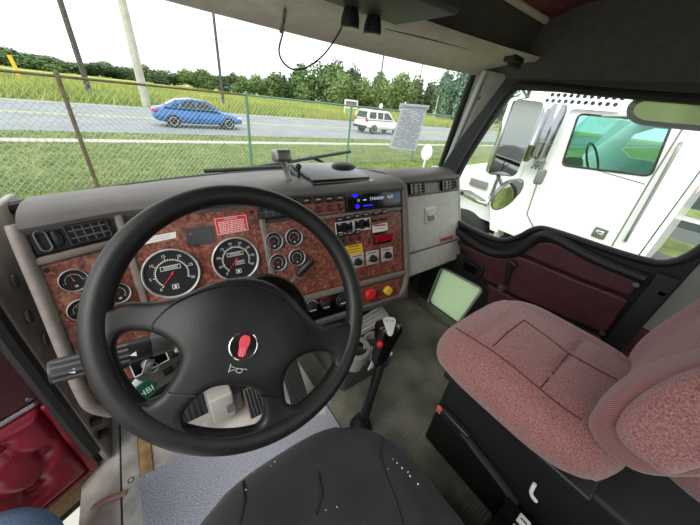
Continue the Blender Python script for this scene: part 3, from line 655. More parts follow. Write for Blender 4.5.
b = MB(); b.plate(lf, rrect(-.112, .132, -.047, .057, .05, 8), (), .001, .003); b.build('mirror_glass', MIRRORM, lm)
b = MB(); b.tube([lf.at(*p, 0) for p in rrect(-.122, .142, -.057, .067, .058, 8)], .011, 8, closed=True); b.build('frame_ring', mat('ring_grey', (92, 92, 94), .4), lm)
b = MB(); b.tube([lf.at(.0, .02, -.02), V((1.32, lf.O.y + .02, .16))], .012, 8); b.build('bracket', BLACK, lm)

# ================================================================== SETTING: the cab
fl = MB(); fl.box(WORLD, -.215, 1.17, -.6, .86, FZ - .04, FZ); prop(fl.build('floor', SILLM, smooth=False), kind='structure')
b = MB(); b.add([(-.26, .86, FZ - .04), (1.25, .86, FZ - .04), (1.25, 1.0, -.75), (1.25, 1.02, -.33), (-.26, 1.02, -.33), (-.26, 1.0, -.75)], [(0, 1, 2, 5), (5, 2, 3, 4)])
prop(b.build('wall_front', mat('firewall', (58, 58, 56), .8), smooth=False), kind='structure')
# ribbed rubber mat over the middle and passenger floor
b = MB(); x0, x1, y0, y1 = .372, 1.165, -.55, .86; n = 150; prof = []
for k in range(n):
    ya = y0 + (y1 - y0) * k / n; st = (y1 - y0) / n
    prof += [(ya, .006), (ya + st * .25, .0085), (ya + st * .55, .0085), (ya + st * .8, .006)]
b.grid([[V((x, y, FZ + h)) for y, h in prof] for x in (x0, x1)]); b.box(WORLD, x0, x1, y0, y1, FZ, FZ + .004)
prop(b.build('rubber_mat', MATM, smooth=False), 'grey ribbed rubber mat on the floor between the seats', 'mat')
# blue carpet
cp = [onZ(140, 478, FZ + .008), onZ(190, 452, FZ + .008), onZ(258, 430, FZ + .008), onZ(326, 415, FZ + .008), V((.368, .50, FZ + .008)), V((.368, .2, FZ + .008)), V((.368, -.3, FZ + .008)), V((-.19, -.3, FZ + .008))]
b = MB(); b.prism([V((p.x, p.y, FZ + .001)) for p in cp], (0, 0, .012)); prop(b.build('carpet_mat', CARPET, smooth=False), 'blue grey carpet mat on the driver floor', 'mat')
# driver door sill
ws = thing('wall_left', (-.3, .3, FZ), kind='structure')
b = MB(); b.add([(-.215, -.6, FZ), (-.215, .93, FZ), (-.26, .93, FZ - .012), (-.26, -.6, FZ - .012), (-.345, .93, FZ - .05), (-.345, -.6, FZ - .05), (-.36, .93, FZ - .16), (-.36, -.6, FZ - .16)], [(0, 1, 2, 3), (3, 2, 4, 5), (5, 4, 6, 7)])
b.build('sill', SILLM, ws)
# hinge post between sill and dash end, seen past the open door
b = MB(); b.plate(Fr((-.265, 0, 0), (0, -1, 0), (0, 0, 1)), rpoly([(-1.05, -1.02), (-1.05, -.285), (-.80, -.268), (-.71, -.30), (-.685, -.42), (-.69, -.85), (-.70, -1.02)], .04), (), 0, .014, .004); b.build('hinge_post', JAMB, ws)
for px, py in ((14, 281), (28, 317), (45, 340)):
    q = onX(px, py, -.262); b = MB(); f = Fr(q, (0, -1, 0), (0, 0, 1)); f.n = V((1, 0, 0)); b.lathe(f, 0, 0, [(.014, 0), (.014, .004), (.008, .007), (.001, .007)], 14, False, False); b.build('screw', STEEL, ws)
for px, py in ((92, 422), (100, 435)):
    q = onX(px, py, -.262); b = MB(); f = Fr(q, (0, -1, 0), (0, 0, 1)); b.rbox(f, -.012, .012, -.008, .008, -.02, .004, .003); b.build('drain_plug', RUBBER, ws)
b = MB(); b.tube(spline([V((-.282, .76, -.28)), V((-.284, .70, -.33)), V((-.284, .685, -.42)), V((-.284, .685, -.60)), V((-.284, .69, -.80)), V((-.284, .70, -.93))], 6), .017, 8); b.build('door_weatherstrip', RUBBER, ws)
# aluminium tread strip
st = thing('tread_strip', (-.23, .3, FZ), 'aluminium tread strip screwed along the driver door sill', 'strip')
a = onZ(127, 434, FZ + .003); c = onZ(140, 434, FZ + .003)
b = MB(); b.rbox(WORLD, -.238, -.197, -.55, .80, FZ - .002, FZ + .008, .002, 2); b.build('strip', ALU, st)
for x in (-.241, -.194): b = MB(); b.tube([V((x, -.55, FZ + .001)), V((x, .80, FZ + .001))], .0032, 6); b.build('edge_bead', mat('bead_dark', (60, 56, 52), .8), st)
for y in (.775, .60, .35, .1): b = MB(); b.lathe(Fr((-.218, y, FZ + .006), (1, 0, 0), (0, 1, 0)), 0, 0, [(.0095, 0), (.008, .0028), (.003, .0015), (.001, .001)], 14, False, False); b.build('screw', mat('screw_dark', (110, 106, 102), .4, .5), st)
b = MB(); b.rbox(WORLD, -.197, -.165, .55, .80, FZ, FZ + .006, .002); prop(b.build('sealant_strip', mat('tan_sealant', (190, 158, 110), .9, col2=(150, 120, 84), scale=30)), 'tan strip of worn sealant beside the aluminium tread', 'strip')
# step outside the door
b = MB(); b.rbox(WORLD, -.62, -.37, .0, .75, -1.62, -1.58, .01); prop(b.build('cab_step', ALU), 'metal cab step below the open driver door', 'step')
b = MB(); b.tube([onZ(127, 492, FZ + .012), onZ(108, 499, FZ - .0), onZ(84, 512, FZ - .06)], .008, 6, flat=.35); prop(b.build('check_strap', mat('strap_pink', (176, 140, 126), .8)), 'faded pinkish door check strap over the sill', 'strap')
b = MB(); b.rbox(WORLD, -.42, -.36, .50, .60, -1.22, -1.06, .012); b.rbox(WORLD, -.46, -.40, .47, .53, -1.24, -1.16, .01); prop(b.build('step_bracket', mat('bracket_grey', (110, 108, 110), .6)), 'grey bracket under the sill beside the open door', 'bracket')

# ---- windshield
def wsp(s, t):
    """s -1..1 left to right, t 0..1 bottom to top"""
    xb = .50 + .80 * s; yb = 1.16 - .22 * s * s; zb = -.30
    xt = .50 + .725 * s; yt = .905 - .065 * s * s; zt = .165
    return V((xb + (xt - xb) * t, yb + (yt - yb) * t, zb + (zt - zb) * t))
win = thing('window_1', (.5, 1.0, -.3), kind='structure')
b = MB(); b.grid([[wsp(-1 + 2 * i / 24, j / 8) for i in range(25)] for j in range(9)]); b.build('windshield_glass', GLASSW, win)
per = [wsp(-1 + 2 * i / 24, 0) for i in range(25)] + [wsp(1, j / 8) for j in range(1, 8)] + [wsp(1 - 2 * i / 24, 1) for i in range(25)] + [wsp(-1, 1 - j / 8) for j in range(1, 8)]
b = MB(); b.tube(per, .016, 8, closed=True); b.build('windshield_gasket', RUBBER, win)
# header above the windshield and the dark overhead panel
b = MB(); rows = []
for y_, z_ in ((.012, -.020), (-.012, -.022), (-.03, -.006), (-.12, .012), (-.235, .02), (-.25, .032)):
    rows.append([wsp(-1.1 + 2.2 * i / 24, 1) + V((0, y_, z_)) for i in range(25)])
b.grid(rows); prop(b.build('trim_1', HEADER), kind='structure')
b = MB(); rows = []
for y_, z_ in ((.655, .198), (.66, .215), (.65, .26), (.632, .305)):
    rows.append([V((-.3 + 1.6 * i / 12, y_ - .03 * ((i - 6) / 6) ** 2, z_ - .012 * ((i - 6) / 6) ** 2)) for i in range(13)])
b.grid(rows); prop(b.build('trim_2', DKGREY), kind='structure')
b = MB(); b.tube([V((-.25, .60, .303)), V((.5, .628, .308)), V((1.2, .605, .292))], .010, 8); prop(b.build('trim_3', HEADER), kind='structure')
b = MB(); b.tube(spline([onZ(385, 27.5, .182), onZ(420, 36, .182), onZ(460, 46, .184), onZ(500, 57, .186)], 5), .004, 6); prop(b.build('trim_5', RUBBER), kind='structure')
# overhead console box with two lamps
oc = thing('overhead_console', (.3, .6, .18), 'dark overhead console box above the windshield centre', 'console')
b = MB(); b.rbox(WORLD, .12, .628, .50, .70, .178, .30, .012); b.build('console_box', mat('console_dark', (56, 56, 55), .55), oc)
b = MB(); b.rbox(WORLD, .40, .60, .495, .505, .205, .27, .004); b.build('console_lid', BLACK, oc)
for px, py, lb in ((350.5, 17, 'left black barrel reading lamp under the overhead console'), (373, 24, 'right black barrel reading lamp under the overhead console')):
    q = onY(px, py, .68); f = Fr((q.x, .68, .19), (1, 0, 0), (0, 1, 0)); h = .19 - q.z
    t = thing('reading_lamp', (q.x, .68, q.z - .02), lb, 'lamp', 'overhead reading lamps')
    b = MB(); b.lathe(f, 0, 0, [(.012, -.002), (.016, -.012), (.021, -.03), (.022, -h - .018), (.019, -h - .02)], 20); b.build('barrel', BLACK, t)
    b = MB(); b.lathe(f, 0, 0, [(.018, -h - .0205), (.001, -h - .022)], 18, False, False); b.build('lens', mat('lamp_lens', (170, 172, 170), .3), t)
# wire loop hanging from a hook
pts = [onY(284, 19, .80), onY(283, 32, .80), onY(279, 50, .80), onY(283, 62, .80), onY(292, 69, .80), onY(302, 69, .79), onY(314, 63, .78), onY(326, 52, .76), onY(337, 36, .73), onY(345, 20, .70), onY(348, 6, .69)]
t = thing('hanging_wire', pts[3], 'thin dark wire looping down from a header hook', 'wire')
b = MB(); b.tube(spline(pts, 6), .0022, 6); b.build('wire', RUBBER, t)
b = MB(); b.tube([onY(285, 10, .81), onY(284, 20, .80)], .005, 8); b.tube([onY(283, 24, .80), onY(281, 33, .80)], .005, 8); b.build('clip', STEEL, t)
b = MB(); b.tube([onY(294, 3, .8), onY(330, 12, .78)], .004, 6); b.build('wire_run', RUBBER, t)
b = MB(); b.rbox(WORLD, 1.10, 1.17, .615, .655, .168, .19, .006); b.tube([V((1.12, .635, .165)), V((1.18, .635, .165))], .010, 10); prop(b.build('visor_clip', BLACK), 'black visor pivot clip at the right end of the header', 'clip')

# ---- ceiling with tufts
b = MB(); rows = []
for i in range(26):
    y = .62 - i * .04; row = []
    for j in range(39):
        x = -.28 + j * .04; z = .305 + .11 * (1 - math.exp(-(.62 - y) / .35)) - .018 * ((x - .5) / .75) ** 2
        z += .012 * abs(math.sin((x + y) * 15)) * abs(math.sin((x - y) * 15)); row.append(V((x, y, z)))
    rows.append(row)
b.grid(rows); cl = prop(b.build('ceiling', HEADL), kind='structure')
for px, py in ((512, 2), (527, 9), (545, 8), (562, 3), (537, 18)):
    q = onZ(px, py, .318); b = MB(); b.ball((q.x, q.y, .312), .012, .012, .006, 10, 6); b.build('tuft_button', HEADL, cl)
# ---- right wall: the panel over the door and behind it
wr = thing('wall_right', (1.25, 0, FZ), kind='structure')
b = MB(); rows = []
for z_, x_ in ((.10, 1.262), (.15, 1.245), (.19, 1.225), (.24, 1.212), (.50, 1.205)):
    rows.append([V((x_, y, z_)) for y in [.87 - .05 * k for k in range(29)]])
b.grid(rows); b.build('header_panel', DKGREY, wr)
b = MB(); b.box(WORLD, 1.262, 1.31, -.55, -.04, -.56, .12); b.build('rear_panel', mat('rear_panel_grey', (136, 138, 128), .6, bump=.1, bscale=300), wr, smooth=False)
b = MB(); b.rbox(WORLD, 1.255, 1.31, -.55, -.03, -1.0, -.565, .008); b.build('rear_lower_pad', BURGD, wr)
for q in (onX(663, 292, 1.25),): b = MB(); b.rbox(Fr(q, (0, -1, 0), (0, 0, 1)), -.012, .012, -.01, .01, 0, .02, .004); b.build('coat_hook', BLACK, wr)
b = MB(); b.box(WORLD, 1.245, 1.27, .84, 1.1, -1.06, -.34); b.build('kick_panel', mat('firewall', (58, 58, 56), .8), wr, smooth=False)
wb = thing('wall_back', (.5, -.58, FZ), kind='structure')
b = MB(); b.plate(Fr((0, -.58, 0), (-1, 0, 0), (0, 0, 1)), [(-1.31, -1.05), (.36, -1.05), (.36, .45), (-1.31, .45)], [rrect(-1.0, 0.0, -.35, .12, .08)], -.03, 0, .005); b.build('rear_liner', DKGREY, wb)
b = MB(); b.plate(Fr((0, -.58, 0), (-1, 0, 0), (0, 0, 1)), rrect(-1.0, 0.0, -.35, .12, .08), (), -.02, -.016); b.build('rear_pane', GLASSW, wb)
b = MB(); b.rbox(WORLD, -.36, -.28, -.60, -.32, -1.05, .40, .02); b.build('door_pillar', DKGREY, wb)
# ---- right windshield pillar
b = MB(); rows = []
for t_ in [k / 10 for k in range(11)]:
    g = wsp(1, t_) + V((.0, -.015, 0)); d = V((1.285, .87 - .20 * t_, -.30 + .44 * t_))
    rows.append([g + V((0, .03, 0)), g, g * .66 + d * .34 + V((-.022, -.012, 0)), g * .3 + d * .7 + V((-.018, -.012, 0)), d, d + V((.05, .03, 0))])
b.grid(rows); pl_ = prop(b.build('trim_4', mat('pillar_grey', (152, 150, 142), .5, col2=(138, 136, 128), scale=20)), kind='structure')
b = MB(); b.tube([wsp(1, .0) * .8 + V((1.285, .87, -.30)) * .2 + V((-.02, -.02, 0)), wsp(1, 1) * .8 + V((1.285, .67, .14)) * .2 + V((-.02, -.02, 0))], .012, 8, flat=.5); b.build('pillar_strip', mat('pillar_silver', (176, 182, 182), .4), pl_)
q = onX(479, 98, 1.235); b = MB(); b.ball(q, .007, seg=8, rings=6); b.build('screw', mat('brass_screw', (130, 104, 66), .4, .8), pl_)

# ---- passenger door (door_1)
DF = Fr((1.25, 0, 0), (0, -1, 0), (0, 0, 1))
def dpx(*pts): return [DF.uv(x, y) for x, y in pts]
d1 = thing('door_1', (1.27, .4, -1.08), kind='structure')
wpoly = chaikin([(-.665, .118), (-.72, .0), (-.815, -.28), (-.80, -.455), (-.73, -.478), (-.50, -.488), (-.425, -.44), (-.375, -.365), (-.32, -.355), (-.08, -.352), (.018, -.335), (.055, -.20), (.09, .06), (.06, .092), (-.30, .10), (-.60, .118)], 2)
peep = rpoly(dpx((441, 267), (483, 289), (457, 325), (427, 303)), .03)
outer = [(-.90, -1.08), (-.90, -.25), (-.72, .17), (.13, .14), (.085, -.1), (.055, -.3), (.045, -1.08)]
b = MB(); b.plate(DF, outer, [wpoly, peep], -.05, 0, .006); b.build('door_shell', RUBBER, d1)
b = MB(); b.plate(DF, wpoly, (), -.03, -.026); b.build('window_pane', GLASSW, d1, smooth=False)
b = MB(); b.plate(DF, peep, (), -.03, -.026); b.build('peep_pane', PEEP, d1, smooth=False)
b = MB(); b.tube([DF.at(*p, .0) for p in wpoly], .013, 8, closed=True); b.build('window_gasket', RUBBER, d1)
b = MB(); b.tube([DF.at(*p, .0) for p in peep], .006, 8, closed=True); b.build('peep_gasket', mat('pale_rubber', (150, 165, 150), .6), d1)
# window ledge rail
led = dpx((457, 226), (487, 246), (507, 250), (523, 246), (541, 233), (556, 233), (600, 255), (650, 274))
b = MB(); b.tube(spline([DF.at(u, v - .016, .012) for u, v in led], 5), .02, 10); b.build('ledge_rail', RUBBER, d1)
# padded trim
pads = [('upper_pad', [(523, 253), (541, 241), (556, 241), (600, 262), (640, 280), (632, 296), (580, 277)]),
        ('middle_pad', [(452, 236), (487, 254), (507, 258), (522, 255), (580, 279), (631, 298), (606, 332), (560, 313), (520, 296), (487, 279), (470, 254)]),
        ('lower_pad', [(488, 282), (520, 299), (560, 317), (604, 336), (600, 352), (560, 372), (500, 372), (480, 330), (490, 295)])]
for nm, pp in pads:
    b = MB(); poly = rpoly(dpx(*pp), .02); b.plate(DF, poly, (), 0, .022, .010, 3); b.build(nm, BURGD, d1)
b = MB(); b.rbox(DF, -.005, .05, -1.05, -.36, 0, .02, .006); b.build('rear_weatherstrip', RUBBER, d1)
lt = chaikin(dpx((458, 254), (466, 252), (487, 263), (487, 272), (480, 278), (462, 269)), 1)
b = MB(); b.plate(DF, lt, (), .02, .034, .004); lo_ = b.build('latch_plate', BLACK, d1)
b = MB(); b.plate(DF, rpoly(dpx((469, 259), (482, 265), (479, 273), (467, 267)), .01), (), .034, .042, .003); b.build('latch_lever', GLOSSB, lo_)
b = MB(); p0 = DF.at(*DF.uv(515.5, 263), .03); p1 = DF.at(*DF.uv(509, 284), .04)
b.lathe(Fr(p0, DF.u, DF.v), 0, 0, [(.019, -.015), (.019, .01), (.012, .016), (.001, .016)], 18, False, False); b.tube([p0 + V((-.01, 0, 0)), p1 + V((-.0, 0, 0))], [.012, .009], 10); ck = b.build('window_crank', BLACK, d1)
b = MB(); b.lathe(Fr(p1, DF.u, DF.v), 0, 0, [(.010, 0), (.014, .012), (.016, .035), (.010, .042), (.001, .042)], 16, False, False); b.build('crank_knob', mat('knob_grey', (70, 70, 70), .35), ck)
for px, py in ((530, 243), (638, 283), (604, 331)): b = MB(); q = DF.uv(px, py); b.lathe(DF, *q, [(.009, .02), (.008, .026), (.001, .026)], 12, False, False); b.build('screw', STEEL, d1)
b = MB(); b.rbox(WORLD, 1.15, 1.22, -.1, .84, FZ - .02, FZ + .015, .006); b.build('sill_plate', mat('sill_dark', (96, 92, 84), .5), d1)

# ---- driver door standing open (door_2)
dd = V((-.89, -.454, 0)).normalized()
OD = Fr((-.281, .736, .022), dd * -1, (0, 0, 1)); OD.k = .865
# u points to the hinge; seen from the cab the free end lies to the left, so u runs right
d2 = thing('door_2', (-.7, .65, -1.2), kind='structure')
LW = 0.9
b = MB(); b.plate(OD, rpoly([(-LW, -1.32), (-LW, -.42), (-.06, -.50), (.012, -.56), (.012, -1.26), (-.05, -1.32)], .04), (), -.05, 0, .008); b.build('door_shell', BLACK, d2)
b = MB(); b.tube([OD.at(*p, .0) for p in rpoly([(-LW, -1.31), (-LW, -.43), (-.06, -.51), (.002, -.57), (.002, -1.25), (-.05, -1.31)], .05)], .014, 8, closed=True); b.build('weatherstrip', RUBBER, d2)
b = MB(); b.plate(OD, [(-LW + .03, -.805), (-LW + .03, -.47), (-.08, -.57), (-.025, -.625), (-.035, -.805)], (), 0, .012, .004); b.build('upper_trim', BURGD, d2)
b = MB(); b.rbox(OD, -LW + .03, -.03, -.822, -.806, 0, .016, .003); b.build('chrome_strip', CHROME, d2)
# tufted pad
tb = [(-.095 - .125 * k, -.985) for k in range(6)] + [(-.155 - .125 * k, v) for k in range(6) for v in (-.885, -1.09)]
b = MB(); rows = []
nu, nv = 110, 48; ua, ub, va, vb = -LW + .03, -.052, -1.185, -.825
for j in range(nv + 1):
    row = []
    for i in range(nu + 1):
        u = ua + (ub - ua) * i / nu; v = va + (vb - va) * j / nv
        e = min(u - ua, ub - u, v - va, vb - v); h = .036 * min(1, max(0, e) / .026) ** .5
        for (bu, bv) in tb: h -= .026 * math.exp(-((u - bu) ** 2 + (v - bv) ** 2) / .0007)
        for k1 in range(len(tb)):
            for k2 in range(k1):
                A, B = V(tb[k1]), V(tb[k2])
                if (A - B).length < .14 and abs(A.y - B.y) > .05:
                    p = V((u, v)); t_ = max(0, min(1, (p - A).dot(B - A) / (B - A).length_squared)); dist = (p - A - (B - A) * t_).length
                    h -= .011 * math.exp(-(dist / .009) ** 2)
        row.append(OD.at(u, v, max(h, .001)))
    rows.append(row)
b.grid(rows); b.build('tufted_pad', BURGB, d2, ang=180)
for bu, bv in tb: b = MB(); b.ball(OD.at(bu, bv, .008), .017, .017, .008, 14, 8, fr=OD); b.build('tuft_button', BURGB, d2)
b = MB(); b.rbox(OD, -.056, -.028, -1.20, -.83, 0, .026, .01); b.build('edge_piping', BURGB, d2)
b = MB(); b.rbox(OD, -LW + .02, -.05, -1.205, -1.188, 0, .022, .006); b.build('lower_piping', BURGB, d2)
b = MB(); b.rbox(OD, -LW + .02, -.03, -1.295, -1.205, 0, .012, .004); b.build('kick_carpet', BRCARP, d2)
for u, v in ((-.07, -.64), (-.06, -.79), (-.07, -1.25), (-.4, -1.25)): b = MB(); b.lathe(OD, u, v, [(.007, .012), (.006, .016), (.001, .016)], 12, False, False); b.build('screw', STEEL, d2)

# ================================================================== DASHBOARD
PR = panel((.80, .732, -.278), -5, 20)
PC = panel((.26474, .76403, -.31849), 0, 20)
PL = panel((-.06135, .74039, -.38345), 18, 20)
PG = panel((1.24, .80, -.26), 0, 21.5)
T20 = math.tan(R(20))
def face_y(x, z):
    if x <= -.061: y0 = .771 + (x + .061) * math.tan(R(18))
    elif x <= .2647: y0 = .771
    else: y0 = .771 + (x - .2647) * math.tan(R(-5))
    return y0 + (z + .3) * T20
dash = thing('dashboard', (.5, .8, -.70), 'grey and burl wood dashboard spanning the cab under the windshield', 'dashboard')
def dash_body(xs, fy, ztop, zbot, name, far=1.10):
    rows = []
    for x in xs:
        zb = zbot(x); yb = fy(x, zb); s = (x - .5) / .8; fr_ = far - .20 * s * s
        yt = fy(x, -.27)
        rows.append([V((x, y, z)) for y, z in ((fr_, -.30), (fr_, -.275), (fr_ - .06, -.262), (yt + .12, -.246), (yt + .06, -.240), (yt + .02, -.243), (yt - .005, -.252), (yt - .016, -.266), (yt - .012, -.280), (fy(x, -.288) + .004, -.288), (yb + .004, zb), (yb + .012, zb - .012), (yb + .14, zb - .012), (yb + .22, zb + .1))])
    b = MB(); b.grid(rows); n = len(rows[0])
    k = len(b.v) - n * len(rows); b.f += [tuple(range(k, k + n)), tuple(range(k + n * (len(rows) - 1) + n - 1, k + n * (len(rows) - 1) - 1, -1))]; b.mi += [0, 0]
    return b.build(name, PAD, dash, ang=40)
dash_body([-.205, -.195, -.15, -.061, .05, .2647], face_y, 0, lambda x: -.64, 'driver_pad')
dash_body([.2647, .4, .6, .79, .815], face_y, 0, lambda x: -.70, 'centre_pad')
gy = lambda x, z: .80 + (z + .26) * math.tan(R(21.5))
dash_body([.815, .95, 1.1, 1.22, 1.252], gy, 0, lambda x: -.655, 'passenger_pad', far=1.10)

def pbox(fr, rc, w0, w1, name, mt, parent=dash, r=0.0):
    b = MB()
    if r: b.rbox(fr, *rc, w0, w1, r)
    else: b.box(fr, *rc, w0, w1)
    return b.build(name, mt, parent, smooth=bool(r))
def ppoly(fr, pts, w0, w1, name, mt, parent=dash, bev=0, sm=0):
    b = MB(); b.plate(fr, chaikin([fr.uv(*p) for p in pts], sm) if sm else [fr.uv(*p) for p in pts], (), w0, w1, bev); return b.build(name, mt, parent)
# burl panels
b = MB(); b.plate(PL, [(-.142, .045), (-.002, .045), (-.002, -.262), (-.172, -.262)], (), .0, .006, .002); b.build('burl_panel', WOOD, dash)
b = MB(); b.plate(PC, [(-.318, .026), (-.012, .026), (-.012, -.27), (-.318, -.27)], (), .0, .006, .002); b.build('burl_panel', WOOD, dash)
c0 = PR.uv(262, 226); c1 = PR.uv(333, 283); DIV = -.262
b = MB(); b.plate(PR, [(-.545, -.068), (-.272, -.068), (-.272, -.318), (-.545, -.318)], (), .0, .006, .002); b.build('burl_panel', WOOD, dash)
b = MB(); b.plate(PR, rrect(-.258, -.004, -.318, -.078, .012), (), .0, .006, .002); b.build('burl_panel', WOOD, dash)
b = MB(); b.plate(PR, [(-.415, .004), (-.252, .004), (-.252, -.062), (-.415, -.062)], (), .0, .005, .002); b.build('burl_panel', WOOD, dash)
b = MB(); b.plate(PR, [(-.265, -.348), (-.0, -.348), (-.03, -.418), (-.265, -.418)], (), .0, .005, .002); b.build('burl_panel', WOOD, dash)
# mouldings
for fr, rc, r in ((PC, (-.335, -.318, -.27, .045), .005), (PC, (-.013, .006, -.27, .04), .005), (PR, (-.548, .018, -.345, -.320), .008), (PR, (-.43, .0, -.077, -.064), .005), (PR, (-.548, .0, -.434, -.420), .006), (PR, (-.548, -.0, .005, .022), .005), (PL, (-.15, .0, .046, .062), .005), (PL, (-.15, .0, .118, .13), .004)):
    pbox(fr, rc, -.004, .012, 'moulding', BEIGE, r=r)
b = MB(); b.tube(spline([PR.at(-.0, .024, .0), PR.at(.012, .012, .004), PR.at(.016, -.05, .006), PR.at(.016, -.30, .006), PR.at(.014, -.345, .004), PR.at(-.004, -.40, .004), PR.at(-.03, -.43, 0)], 5), .013, 10); b.build('centre_end_moulding', BEIGE, dash)
b = MB(); b.tube(spline([PL.hit(14, 226, .0), PL.hit(21, 245, .004), PL.hit(44, 300, .004), PL.hit(68, 360, .004), PL.hit(82, 392, .004), PL.hit(92, 406, .0), PL.hit(112, 412, -.01)], 6), .0125, 12); b.build('left_end_moulding', BEIGE, dash)
b = MB(); b.tube([PL.at(-.152, .05, .0), PL.at(-.175, -.265, .0)], .006, 8); b.build('panel_edge', BLACK, dash)

# ---- gauges
def gauge(fr, u, v, r, nums, needle, a0=225, a1=-45, ticks=40, needle_mt=RED, icon=True, odo=0, numsize=.16, tilt=0):
    b = MB(); b.lathe(fr, u, v, [(r * .96, .004), (r * .96, .0085), (.0005, .0085)], 40, False, False); g = b.build('gauge', DIAL, dash)
    b = MB(); b.lathe(fr, u, v, [(r * 1.04, .004), (r * 1.035, .013), (r * 1.0, .0155), (r * .965, .013), (r * .95, .009)], 48, False, False); b.build('bezel', mat('bezel_silver', (196, 198, 198), .25, .35), g)
    b = MB(); w_ = .0092
    for k in range(ticks + 1):
        t = R(a0 + (a1 - a0) * k / ticks); L_ = .055 if k % 5 else .10; wd = r * (.008 if k % 5 else .014)
        c_, s_ = math.cos(t), math.sin(t); q = [fr.at(u + c_ * rr - s_ * dd_, v + s_ * rr + c_ * dd_, w_) for rr, dd_ in ((r * .58, -wd), (r * (.58 + L_), -wd), (r * (.58 + L_), wd), (r * .58, wd))]
        b.add(q, [(0, 1, 2, 3)])
    n = 28
    for k in range(n):
        t0, t1 = R(a0 + (a1 - a0) * k / n), R(a0 + (a1 - a0) * (k + 1) / n)
        b.add([fr.at(u + math.cos(t) * rr, v + math.sin(t) * rr, w_) for t, rr in ((t0, r * .56), (t1, r * .56), (t1, r * .585), (t0, r * .585))], [(0, 1, 2, 3)])
    b.build('scale_marks', OFFW, g)
    b = MB()
    for k, s in enumerate(nums):
        if not s: continue
        t = R(a0 + (a1 - a0) * k / (len(nums) - 1)); b.text(fr, s, u + math.cos(t) * r * .77, v + math.sin(t) * r * .77, r * numsize, w_)
    if b.v: b.build('numerals', OFFW, g)
    if icon:
        b = MB(); b.plate(fr, rrect(u - r * .12, u + r * .12, v - r * .66, v - r * .46, .001), [rrect(u - r * .10, u + r * .10, v - r * .64, v - r * .48, .001)], w_, w_ + .0003); b.plate(fr, [(u + r * .05 * math.cos(a), v - r * .56 + r * .07 * math.sin(a)) for a in [k * .785 for k in range(8)]], (), w_, w_ + .0003); b.build('icon_box', OFFW, g)
    for k in range(odo):
        vv = v + r * (.26 if k == 0 else -.17); uu = u + (0 if k == 0 else r * .12); hw = r * (.36 if k == 0 else .22)
        b = MB(); b.plate(fr, rrect(uu - hw, uu + hw, vv - r * .09, vv + r * .09, .001), [rrect(uu - hw * .95, uu + hw * .95, vv - r * .07, vv + r * .07, .001)], w_, w_ + .0004); b.text(fr, '000000' if k == 0 else '0000', uu, vv, r * .17, w_ + .0002); b.build('counter', OFFW, g)
    t = R(needle); c_, s_ = math.cos(t), math.sin(t); b = MB()
    b.add([fr.at(u + c_ * rr - s_ * dd_, v + s_ * rr + c_ * dd_, .0115) for rr, dd_ in ((-r * .1, -r * .022), (r * .62, -r * .008), (r * .62, r * .008), (-r * .1, r * .022))], [(0, 1, 2, 3)])
    b.lathe(fr, u, v, [(r * .05, .0095), (r * .045, .0125), (.0003, .0125)], 12, False, False); b.build('needle', needle_mt, g); return g
u, v = PC.uv(172, 273); gauge(PC, u, v, .0615, ['0', '5', '10', '15', '20', '25', '30'], 226, 228, -25, 30, odo=1)
u, v = PC.uv(235.5, 259); gauge(PC, u, v, .0615, ['5', '10', '20', '30', '40', '50', '60', '70', '80'], 225, 228, -28, 40, odo=2)
sm = []
for (x, y), nd in (((273, 241), 200), ((293, 237), 210), ((277, 262), 150), ((296, 257), 205)):
    u, v = PR.uv(x, y); gauge(PR, u, v, .0265, ['', '', '', '', ''], nd, ticks=20)
for (x, y), nd in (((73, 280), 100), ((81, 309), 120)):
    u, v = PL.uv(x, y); gauge(PL, u, v, .0225, ['E', '', '', '', 'F'], nd, a0=190, a1=-10, ticks=10, needle_mt=ORANGE)
u, v = PL.uv(73, 280); gauge(PL, u + .056, v + .004, .0225, ['', '', ''], 120, ticks=10)
gauge(PL, u + .056, v - .057, .0225, ['', '', ''], 150, ticks=10)

# ---- air vents
def vent(fr, rc, cols, rows_, name='air_vent'):
    u0, u1, v0, v1 = rc; o = pbox(fr, rc, -.002, .004, name, GLOSSB)
    b = MB(); b.plate(fr, rrect(u0, u1, v0, v1, .004), [rrect(u0 + .004, u1 - .004, v0 + .004, v1 - .004, .003)], 0, .012, .0015); b.build('surround', BLACK, o)
    for k in range(1, cols): x = u0 + (u1 - u0) * k / cols; pbox(fr, (x - .0012, x + .0012, v0 + .004, v1 - .004), .004, .009, 'fin', mat('fin_grey', (88, 88, 88), .4), o)
    for k in range(1, rows_): y = v0 + (v1 - v0) * k / rows_; pbox(fr, (u0 + .004, u1 - .004, y - .0014, y + .0014), .005, .011, 'louvre', mat('fin_grey', (88, 88, 88), .4), o)
    return o
rv = PL.rect(33, 232, 118, 246); pv = (-.138, -.008, .064, .116)
pbox(PL, pv, -.002, .006, 'vent_housing', BLACK, r=.004)
vent(PL, (-.086, -.014, .068, .112), 5, 3)
b = MB(); b.plate(PL, rrect(-.130, -.110, .068, .112, .0098), [rrect(-.1265, -.1135, .0715, .1085, .0063)], .004, .014, .002); o = b.build('lamp_handle', mat('fin_grey', (88, 88, 88), .4), dash)
b = MB(); b.ball(PL.at(-.100, .09, .004), .011, .02, .008, 14, 8, fr=PL); b.build('vent_knob', BLACK, dash)
PRV = Fr(PR.at(0, 0, .010), PR.u, PR.v); pbox(PR, (-.552, -.424, -.058, .004), -.004, .010, 'vent_housing', BLACK, r=.003); vent(PRV, (-.548, -.428, -.054, .0), 6, 3)
g1 = PG.rect(403, 189, 417, 199); g2 = PG.rect(432, 184, 447, 195)
PGV = Fr(PG.at(0, 0, .005), PG.u, PG.v); vent(PGV, (-.338, -.246, -.066, -.014), 3, 4); vent(PGV, (-.122, -.032, -.066, -.014), 3, 4)
